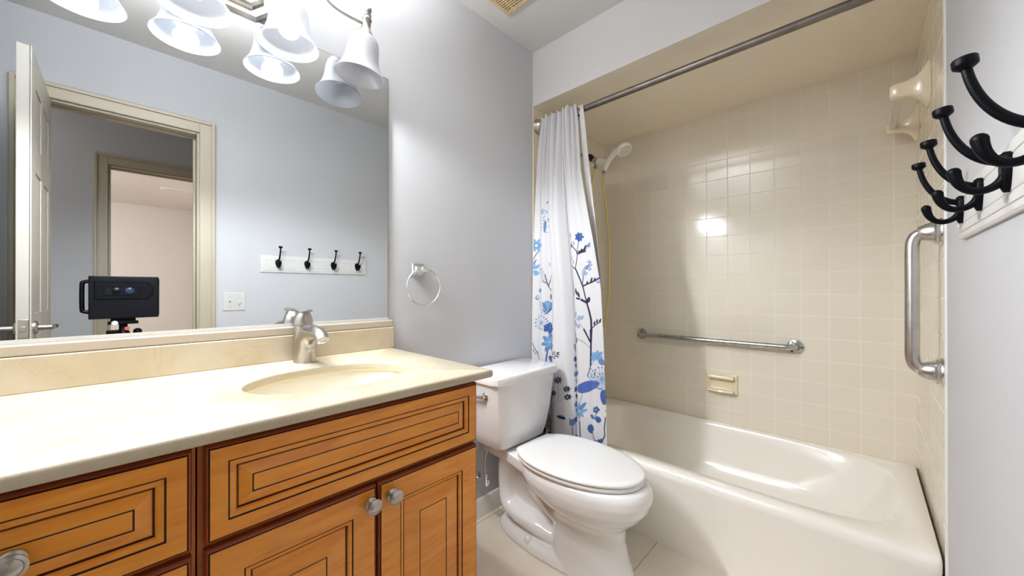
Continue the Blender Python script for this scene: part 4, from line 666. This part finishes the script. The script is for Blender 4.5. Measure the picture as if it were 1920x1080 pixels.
for item in STROKES.split('|'):
    q = item.split(); kind, w_, c = q[0], float(q[1]), q[2]; p = [float(v) for v in q[3:]]
    if kind == 'l':
        for k in range(0, len(p)-2, 2):
            ax, az, bx, bz = p[k:k+4]; r = max(w_/2, .0009)
            paint(min(ax, bx)-r, max(ax, bx)+r, min(az, bz)-r, max(az, bz)+r, lambda gx, gz: seg_d(gx, gz, ax, az, bx, bz)[0]-r, c)
    elif kind == 'd':
        ax, az = p; r = w_
        paint(ax-r, ax+r, az-r, az+r, lambda gx, gz: np.hypot(gx-ax, gz-az)-r, c)
    else:
        ax, az, bx, bz = p; r = w_/2
        def ld(gx, gz):
            d, t = seg_d(gx, gz, ax, az, bx, bz); return d-r*np.sqrt(np.clip(4*t*(1-t), 0, 1))*(1-.25*t)
        paint(min(ax, bx)-r, max(ax, bx)+r, min(az, bz)-r, max(az, bz)+r, ld, c)
# below the toilet's height the print goes on in the same kind of flowers
rnd = random.Random(5)
for k in range(70):
    cx_, cz_ = rnd.uniform(0, CW), rnd.uniform(ZB, .33); n_ = rnd.choice((5, 6, 7)); R_ = rnd.uniform(.012, .035); c = rnd.choice('bmlnpp')
    for j in range(n_):
        a_ = 2*PI*j/n_; bx, bz = cx_+R_*math.cos(a_), cz_+R_*math.sin(a_); r = R_*.22
        def ld2(gx, gz):
            d, t = seg_d(gx, gz, cx_, cz_, bx, bz); return d-r*np.sqrt(np.clip(4*t*(1-t), 0, 1))
        paint(min(cx_, bx)-r, max(cx_, bx)+r, min(cz_, bz)-r, max(cz_, bz)+r, ld2, c)
me = bpy.data.meshes.new('curtain')
nv = NX*NZ
me.vertices.add(nv); me.vertices.foreach_set('co', np.stack([Xg-.25, Yg-1.6, Zt-ZB], -1).reshape(-1).astype(np.float32))
jj, ii = np.meshgrid(np.arange(NZ-1), np.arange(NX-1), indexing='ij'); v0 = (jj*NX+ii).reshape(-1)
quads = np.stack([v0, v0+1, v0+NX+1, v0+NX], -1).astype(np.int32)
me.loops.add(quads.size); me.loops.foreach_set('vertex_index', quads.reshape(-1))
me.polygons.add(len(quads)); me.polygons.foreach_set('loop_start', np.arange(len(quads), dtype=np.int32)*4)
me.polygons.foreach_set('use_smooth', [True]*len(quads))
me.update(calc_edges=True)
at_ = me.color_attributes.new('print', 'FLOAT_COLOR', 'POINT')
at_.data.foreach_set('color', np.concatenate([colr.reshape(-1, 3), np.ones((nv, 1))], 1).reshape(-1).astype(np.float32))
me.materials.append(M['cloth']); me.validate()
cu = thing('shower_curtain', 'white shower curtain printed with blue flowers, drawn to the left', 'shower curtain', (.25, 1.6, ZB))
co = bpy.data.objects.new('printed_cloth', me); COL.objects.link(co); co.parent = cu
so_ = co.modifiers.new('thickness', 'SOLIDIFY'); so_.thickness = .0011; so_.offset = 0
# return edge of the cloth folded behind, with its grommet hook
fl = MB(); nfl = 30
fl.loft([[(float(np.interp(z, [.16, 1.2, 2.07], [.475, .43, .312]))-.035+.035*t, float(1.6235-(2.06-z)*.0262+.004*math.sin(t*5)*(z<1.9)), z) for z in np.linspace(.17, 2.052, 40)] for t in np.linspace(0, 1, 8)], closed=False, cap0=False, cap1=False)
fo = part('folded_back_edge', fl, surf('plain_curtain_cloth', srgb(208, 207, 206), .75, var=.02), cu, smooth=60)
so_ = fo.modifiers.new('thickness', 'SOLIDIFY'); so_.thickness = .0011

# ------------------------------------------------------------------ hand shower on the left tiled wall
hs = thing('hand_shower', 'white hand shower on its bracket with two yellowed hoses', 'shower head', (0, 2.0, 1.94))
sa = MB(); sa.lathe([(.028, 0), (.027, .004), (.014, .012)], (.0005, 2.0, 1.955), (1, 0, 0)); sa.tube(bez((.006, 2.0, 1.955), (.06, 2.0, 1.958), (.09, 2.0, 1.95), (.125, 2.0, 1.918), 8), .0105)
part('shower_arm', sa, 'oldchrome', hs)
part('swivel_nut', MB().lathe([(.016, -.012), (.021, 0), (.021, .018), (.018, .024), (.018, .04)], (.118, 2.0, 1.925), (.78, 0, -.62), seg=8), 'bronze', hs, smooth=0)
part('diverter', MB().lathe([(.017, 0), (.020, .004), (.020, .030), (.016, .036)], (.150, 2.0, 1.900), (.78, 0, -.62)).lathe([(.0085, 0), (.0085, .030)], (.170, 2.0, 1.880), (-.25, 0, -1)).lathe([(.012, .0), (.012, .018)], (.163, 2.0, 1.862), (-.25, 0, -1), seg=8), 'oldchrome', hs)
part('cradle', MB().lathe([(.017, 0), (.021, .01), (.021, .035), (.016, .06)], (.172, 2.0, 1.884), (.85, 0, -.30)).ball((.228, 2.0, 1.866), .020, 14), 'wplastic', hs)
hn = MB(); A = Vector((.222, 2.0, 1.818)); 
pth = bez(A, A+Vector((.022, 0, .045)), Vector((.262, 2.0, 1.905)), Vector((.335, 2.0, 1.925)), 14)
hn.tube(pth, [.0135+.0035*math.sin(PI*k/14*.5) for k in range(15)], seg=18)
ax = Vector((.55, -.25, -.75)).normalized()
hn.lathe([(.010, -.022), (.028, -.018), (.040, -.006), (.043, .008), (.043, .018), (.040, .021)], Vector((.348, 2.0, 1.916)), ax, seg=24)
part('handset', hn, 'wplastic', hs, smooth=50)['label'] = 'white plastic handset'
part('spray_face', MB().lathe([(.038, 0), (.038, .0025), (.012, .004), (.001, .004)], Vector((.348, 2.0, 1.916))+ax*.0212, ax, seg=24), 'clear', hs)
part('hose_nut', MB().lathe([(.0095, 0), (.012, .004), (.012, .020), (.009, .024)], A+Vector((.003, 0, .006)), (-.40, 0, -1), seg=8), 'oldchrome', hs, smooth=0)
ho = MB(); ho.tube([(.156, 2.0, 1.842), (.150, 1.995, 1.80), (.125, 1.985, 1.60), (.10, 1.98, 1.30), (.11, 1.98, .98), (.16, 1.985, .80), (.215, 1.99, .84), (.247, 1.995, 1.02), (.253, 2.0, 1.17), (.250, 2.0, 1.42), (.232, 2.0, 1.60), (.212, 2.0, 1.72), (.2125, 2.0, 1.79), (.2155, 2.0, 1.802)], .0058, seg=10, sub=8)
part('hose', ho, 'hose', hs)['label'] = 'yellowed hose hanging in a loop'

# ------------------------------------------------------------------ fittings on the tile
def flange_disc(c, axis, r=.036, holes=True):
    return MB().lathe([(r, 0), (r, .003), (r-.003, .005), (.019, .006), (.016, .010)], c, axis, seg=36)
gb = thing('grab_bar', 'long horizontal metal grab bar on the tiled back wall', 'grab bar', (.68, YB, .803))
gx0, gx1, gz = .275, 1.098, .803
pts = [(gx0, YB-.006, gz)]+bez((gx0, YB-.012, gz), (gx0, YB-.045, gz), (gx0+.012, YB-.050, gz), (gx0+.045, YB-.050, gz), 8)+bez((gx1-.045, YB-.050, gz), (gx1-.012, YB-.050, gz), (gx1, YB-.045, gz), (gx1, YB-.012, gz), 8)+[(gx1, YB-.006, gz)]
part('bar', MB().tube(pts, .0145, seg=20), 'oldchrome', gb, smooth=60)
for x in (gx0, gx1):
    f_ = part('flange', flange_disc((x, YB-.0005, gz), (0, -1, 0)), 'oldchrome', gb)
    for k in range(3):
        t = 2*PI*k/3+PI/2+(.5 if x > .6 else 0)
        part('screw', MB().lathe([(.0045, 0), (.004, .0018), (.0001, .002)], (x+.027*math.cos(t), YB-.0062, gz+.027*math.sin(t)), (0, -1, 0), seg=12), 'dark', f_)
gv = thing('grab_bar', 'vertical brushed steel grab bar at the edge of the right tiled wall', 'grab bar', (W, 1.662, 1.065))
vy, z0, z1_ = 1.662, .858, 1.272; xo = W-.062
pts = bez((W-.03, vy, z0), (W-.052, vy, z0), (xo, vy, z0+.012), (xo, vy, z0+.05), 10)+bez((xo, vy, z1_-.05), (xo, vy, z1_-.012), (W-.052, vy, z1_), (W-.03, vy, z1_), 10)
part('bar', MB().tube(pts, .0165, seg=22), 'steel', gv, smooth=60)
for z in (z0, z1_):
    part('flange', MB().lathe([(.040, 0), (.040, .004), (.037, .008), (.036, .009), (.036, .014), (.033, .017), (.031, .019), (.026, .034), (.0195, .048), (.0172, .050)], (W-.0005, vy, z), (-1, 0, 0), seg=36), 'steel', gv)

sd = thing('soap_dish', 'small almond ceramic soap dish set in the tiled back wall', 'soap dish', (.755, YB, .56))
sx, sz = .755, .5575
fnb = lambda u, v, d: (sx+u, YB-d-.0005, sz+v)
part('tray', rect_rings(fnb, .168, .118, [(0, 0, 0), (.002, .010, 0), (.008, .016, 0), (.016, .017, 0), (.021, .012, 0), (.026, .004, 0), (.034, .003, 0)]), 'ceramic', sd, smooth=50, bevel=.003)
part('lip', MB().loft([[(sx+u, YB-.0165-y_, sz-.040+z_) for y_, z_ in ((0, -.012), (.018, -.010), (.030*(1-abs(u)*5)+.012, -.002), (.027*(1-abs(u)*5)+.010, .007), (.008, .007), (0, .002))] for u in [-.066+.132*k/12 for k in range(13)]]), 'ceramic', sd, smooth=50)
part('hand_rail', MB().loft([[(sx+u, YB-.0165-y_, sz+.038+z_) for y_, z_ in ((0, .014), (.014, .012), (.024, .004), (.023, -.008), (.014, -.012), (0, -.004))] for u in [-.068+.136*k/6 for k in range(7)]]), 'ceramic', sd, smooth=50, bevel=.002)

cb_ = thing('ceramic_towel_bar', 'almond ceramic towel bar high on the right tiled wall', 'towel bar', (W, 2.12, 1.81))
def post(y, z):
    mb = MB()
    def rr(d, hy, hz, zc): return superloop(0, 0, hy, hz, 0, 4, 24) and [(W-.0005-d, y+p[0], zc+p[1]) for p in [(q[0], q[1]) for q in superloop(0, 0, hy, hz, 0, 5, 32)]]
    mb.loft([rr(0, .042, .075, z), rr(.006, .042, .075, z), rr(.010, .036, .068, z), rr(.020, .028, .048, z), rr(.035, .023, .034, z), rr(.055, .021, .027, z), rr(.075, .021, .025, z), rr(.094, .020, .024, z), rr(.098, .015, .019, z)])
    return mb
part('post', post(1.935, 1.818), 'ceramic', cb_, smooth=50)
part('post', post(2.310, 1.805), 'ceramic', cb_, smooth=50)
part('square_rod', MB().loft([[(W-.077+u, y, z+v) for u, v in ((-.011, -.011), (.011, -.011), (.011, .011), (-.011, .011))] for y, z in ((1.94, 1.815), (2.305, 1.802))]), 'clear', cb_, bevel=.002)['label'] = 'cloudy square plastic rod'

# ------------------------------------------------------------------ exhaust vent in the ceiling
ev = thing('exhaust_vent', 'yellowed square exhaust vent grille in the white ceiling', 'vent', (.235, 1.155, H))
ex, ey, eh = .236, 1.158, .262
fnc = lambda u, v, d: (ex+u, ey+v, H-d-.0005)
part('frame', rect_rings(fnc, eh, eh, [(0, 0, 0), (.001, .006, 0), (.006, .012, 0), (.020, .014, 0), (.022, .010, 0), (.022, .003, 0)]), 'vent', ev, bevel=.001)
part('cavity', box((ex-.107, ey-.107, H-.0032), (ex+.107, ey+.107, H-.0022)), 'dark', ev, smooth=0)
gr = MB()
for k in range(18):
    y = ey-.104+k*.2075/17
    gr.box((ex-.109, y-.0017, H-.0135), (ex+.109, y+.0017, H-.0045))
for k in range(3): gr.box((ex-.075+k*.075-.002, ey-.109, H-.0125), (ex-.075+k*.075+.002, ey+.109, H-.0055))
part('grille', gr, 'vent', ev, smooth=0)

# ------------------------------------------------------------------ hook rack on the right wall
RZC, RH = 1.272, .112
RY0, RY1 = .618, 1.330
hr_ = thing('hook_rack', 'white hook board with four black iron hooks on right wall', 'coat rack', (W, (RY0+RY1)/2, RZC))
fnr = lambda u, v, d: (W-.0005-d, (RY0+RY1)/2+u, RZC+v)
part('board', rect_rings(fnr, RY1-RY0, RH, [(0, 0, 0), (.0, .006, 0), (.004, .0085, 0), (.009, .0095, 0), (.013, .0095, 0), (.0145, .0115, 0), (.019, .0125, 0), (.0265, .0125, 0), (.028, .0112, 0), (.030, .0112, 0), (.0315, .0125, 0)]), 'rack', hr_, smooth=20)
for yy in (.79, 1.185):
    part('screw_cap', MB().lathe([(.005, 0), (.005, .001), (.002, .0018), (.0001, .0012)], (W-.0132, yy, RZC), (-1, 0, 0), seg=14), 'white_trim', hr_)
XP = W-.0132
def hook(y):
    mb = MB(); n = 20
    zc = 1.281
    pl_ = []                      # spade shaped back plate
    for k in range(n):
        t = 2*PI*k/n; rr_ = 1
        pl_.append((.0155*math.sin(t)*(1+.15*math.cos(t)), .024*math.cos(t)-.012*max(0, -math.cos(t))**3))
    mb.loft([[(XP-d, y+u*f, zc+v*f) for u, v in pl_] for d, f in ((0, 1), (.006, 1), (.0085, .86))])
    up_ = bez((XP-.004, y, zc+.010), (XP-.030, y, zc+.011), (W-.070, y, zc+.045), (W-.0765, y, zc+.098), 16)
    mb.tube(up_, [.0056-.0014*k/16 for k in range(17)], seg=14, flat=1.15)
    lo_ = bez((XP-.004, y, zc-.012), (XP-.012, y, zc-.034), (W-.060, y, zc-.042), (W-.066, y, zc+.002), 16)
    mb.tube(lo_, [.0068-.0014*math.sin(PI*k/16)+.0012*max(0, (k-12)/4) for k in range(17)], seg=14, flat=1.2)
    mb.ball((W-.066, y, zc+.003), .0082, 14, sc=(1, 1.05, 1))
    h_ = part('hook', mb, 'black', hr_, smooth=60)
    part('knob', MB().lathe([(.006, -.004), (.011, 0), (.0115, .002), (.0115, .009), (.0105, .0105), (.0001, .011)], (W-.0765, y, zc+.097), (-.12, 0, 1), seg=24), 'black', h_)
    for sz_ in (.018, -.020): part('screw', MB().lathe([(.0035, 0), (.003, .0012), (.0001, .0015)], (XP-.0084, y, zc+sz_), (-1, 0, 0), seg=10), 'black', h_)
for y in (.716, .893, 1.071, 1.249): hook(y)

# ------------------------------------------------------------------ light switch
sw = thing('light_switch', 'white double toggle switch plate beside the doorway, seen in mirror', 'light switch', (W, .480, 1.027))
fns = lambda u, v, d: (W-.0005-d, .480+u, 1.027+v)
part('plate', rect_rings(fns, .116, .116, [(0, 0, 0), (.0, .002, 0), (.004, .0055, 0), (.008, .006, 0)]), 'switch', sw, smooth=30)
for u in (-.023, .023):
    t_ = part('toggle', MB().loft([[(W-.006-d, .480+u+a_*w2, 1.027+b_*h2+s2) for a_, b_ in ((-1, -1), (1, -1), (1, 1), (-1, 1))] for d, w2, h2, s2 in ((0, .005, .012, 0), (.0015, .006, .0135, 0), (.0015, .0045, .007, 0.002 if u < 0 else -.002), (.014, .004, .005, .010 if u < 0 else -.010))]), 'switch', sw, smooth=0)
    for v in (-.030, .030): part('screw', MB().lathe([(.003, 0), (.0026, .001), (.0001, .0012)], (W-.0064, .480+u, 1.027+v), (-1, 0, 0), seg=10), 'nickel', sw)

# ------------------------------------------------------------------ scanning camera on its tripod in the doorway, seen in the mirror
kx = CAM.x+.031
kc = thing('scanning_camera', 'black boxy scanning camera on tripod in doorway, seen in mirror', 'camera', (kx+.055, 0, 0))
bz0, bz1, by0, by1 = .957, 1.170, -.118, .130
kb = box((kx, by0, bz0), (kx+.112, by1, bz1))
part('body', kb, 'bplastic', kc, bevel=.004, seg=3)
wn = MB(); wn.loft([[(kx-.0006-d, y_+0, 1.098+z_) for y_, z_ in ((-.10+i_, -.045+i_), (.088-i_, -.045+i_), (.108-i_, -.02), (.108-i_, .02), (.088-i_, .045-i_), (-.10+i_, .045-i_))] for d, i_ in ((0, 0), (.004, .003))])
part('front_window', wn, 'black', kc, smooth=0)
part('lens_frame', rect_rings(lambda u, v, d: (kx-.005-d, -.005+u, 1.098+v), .125, .044, [(0, 0, 0), (.001, .003, 0), (.004, .003, 0), (.006, .0015, 0)]), 'bplastic', kc, smooth=0)
part('lens', MB().lathe([(.017, 0), (.016, .003), (.010, .0055), (.0001, .0065)], (kx-.0064, .022, 1.098), (-1, 0, 0), seg=24), 'lensglass', kc)
part('lens', MB().lathe([(.017, 0), (.016, .003), (.010, .0055), (.0001, .0065)], (kx-.0064, -.025, 1.098), (-1, 0, 0), seg=24), 'bplastic', kc)
part('side_panel', box((kx+.012, by1-.001, bz0+.010), (kx+.100, by1+.003, bz1-.010)), 'black', kc, bevel=.002)
part('carry_handle', MB().tube([(kx+.05, by0+.002, 1.145), (kx+.05, by0-.016, 1.140), (kx+.05, by0-.022, 1.125), (kx+.05, by0-.022, 1.01), (kx+.05, by0-.016, .995), (kx+.05, by0+.002, .990)], .009, sub=4), 'bplastic', kc)
part('mount_plate', box((kx+.025, -.045, .938), (kx+.085, .045, .957)).box((kx+.018, -.055, .926), (kx+.092, .055, .940)), 'black', kc, bevel=.002)
part('clamp_knob', MB().lathe([(.011, 0), (.012, .004), (.012, .012), (.009, .015)], (kx+.018, -.030, .933), (-1, 0, 0), seg=16), 'wplastic', kc)
part('ball_head', MB().lathe([(.022, .826), (.027, .84), (.027, .875), (.022, .885), (.016, .90), (.016, .928)], (kx+.055, 0, 0)).box((kx+.030, -.060, .868), (kx+.080, -.012, .895)).ball((kx+.055, .052, .882), .018, 14), 'black', kc, bevel=.003)
part('red_collar', MB().lathe([(.010, 0), (.010, .010)], (kx+.033, .012, .900), (-1, .2, .3), seg=14), 'red', kc)
part('centre_column', MB().lathe([(.014, .55), (.014, .83)], (kx+.055, 0, 0)), 'black', kc)
part('hub', MB().lathe([(.03, .74), (.036, .75), (.036, .79), (.028, .80)], (kx+.055, 0, 0)), 'black', kc)
for k in range(3):
    t = 2*PI*k/3+PI*.33; c_, s_ = math.cos(t), math.sin(t); b0 = Vector((kx+.055, 0, 0))
    l_ = part('leg', MB().tube([b0+Vector((.028*c_, .028*s_, .775)), b0+Vector((.12*c_, .12*s_, .40)), b0+Vector((.205*c_, .205*s_, .012))], [.013, .011, .009], seg=12), 'black', kc)
    part('rubber_foot', MB().ball(b0+Vector((.207*c_, .207*s_, .011)), .011, 10), 'bplastic', l_)

# ------------------------------------------------------------------ hall and far room: added fill lamps and ceiling register
rv = thing('ceiling_register', 'small metal air register in the far room ceiling, seen in mirror', 'vent', (5.35, .52, H))
vx, vy_ = 5.35, .515
fnv = lambda u, v, d: (vx+u, vy_+v, H-d-.0005)
part('frame', rect_rings(fnv, .17, .36, [(0, 0, 0), (.002, .006, 0), (.024, .012, 0), (.026, .004, 0)]), 'white_trim', rv)
part('cavity', box((vx-.06, vy_-.155, H-.0040), (vx+.06, vy_+.155, H-.0025)), 'dark', rv, smooth=0)
lo_ = MB()
for k in range(9):
    y = vy_-.14+k*.035
    lo_.add([(vx-.059, y-.010, H-.005), (vx+.059, y-.010, H-.005), (vx+.059, y-.001, H-.013), (vx-.059, y-.001, H-.013)], [(0, 1, 2, 3)])
part('louvre', lo_, 'white_trim', rv, smooth=0)
def dome(x, y, mat, label):  # unseen lamp, added to light what the mirror shows
    l_ = thing('added_ceiling_lamp', label, 'lamp', (x, y, H))
    part('canopy', MB().lathe([(.15, 0), (.15, .012), (.14, .02)], (x, y, H-.0005), (0, 0, -1)), 'nickel', l_)
    part('glass_dome', MB().lathe([(.14, .02), (.135, .05), (.11, .08), (.06, .098), (.001, .103)], (x, y, H), (0, 0, -1), cap0=False), mat, l_)
dome(4.9, -.9, 'room_fill_dome', 'round ceiling lamp added to light the far room across the hall')
dome(2.15, -1.0, 'hall_fill_dome', 'round ceiling lamp added to light the hall outside the door')
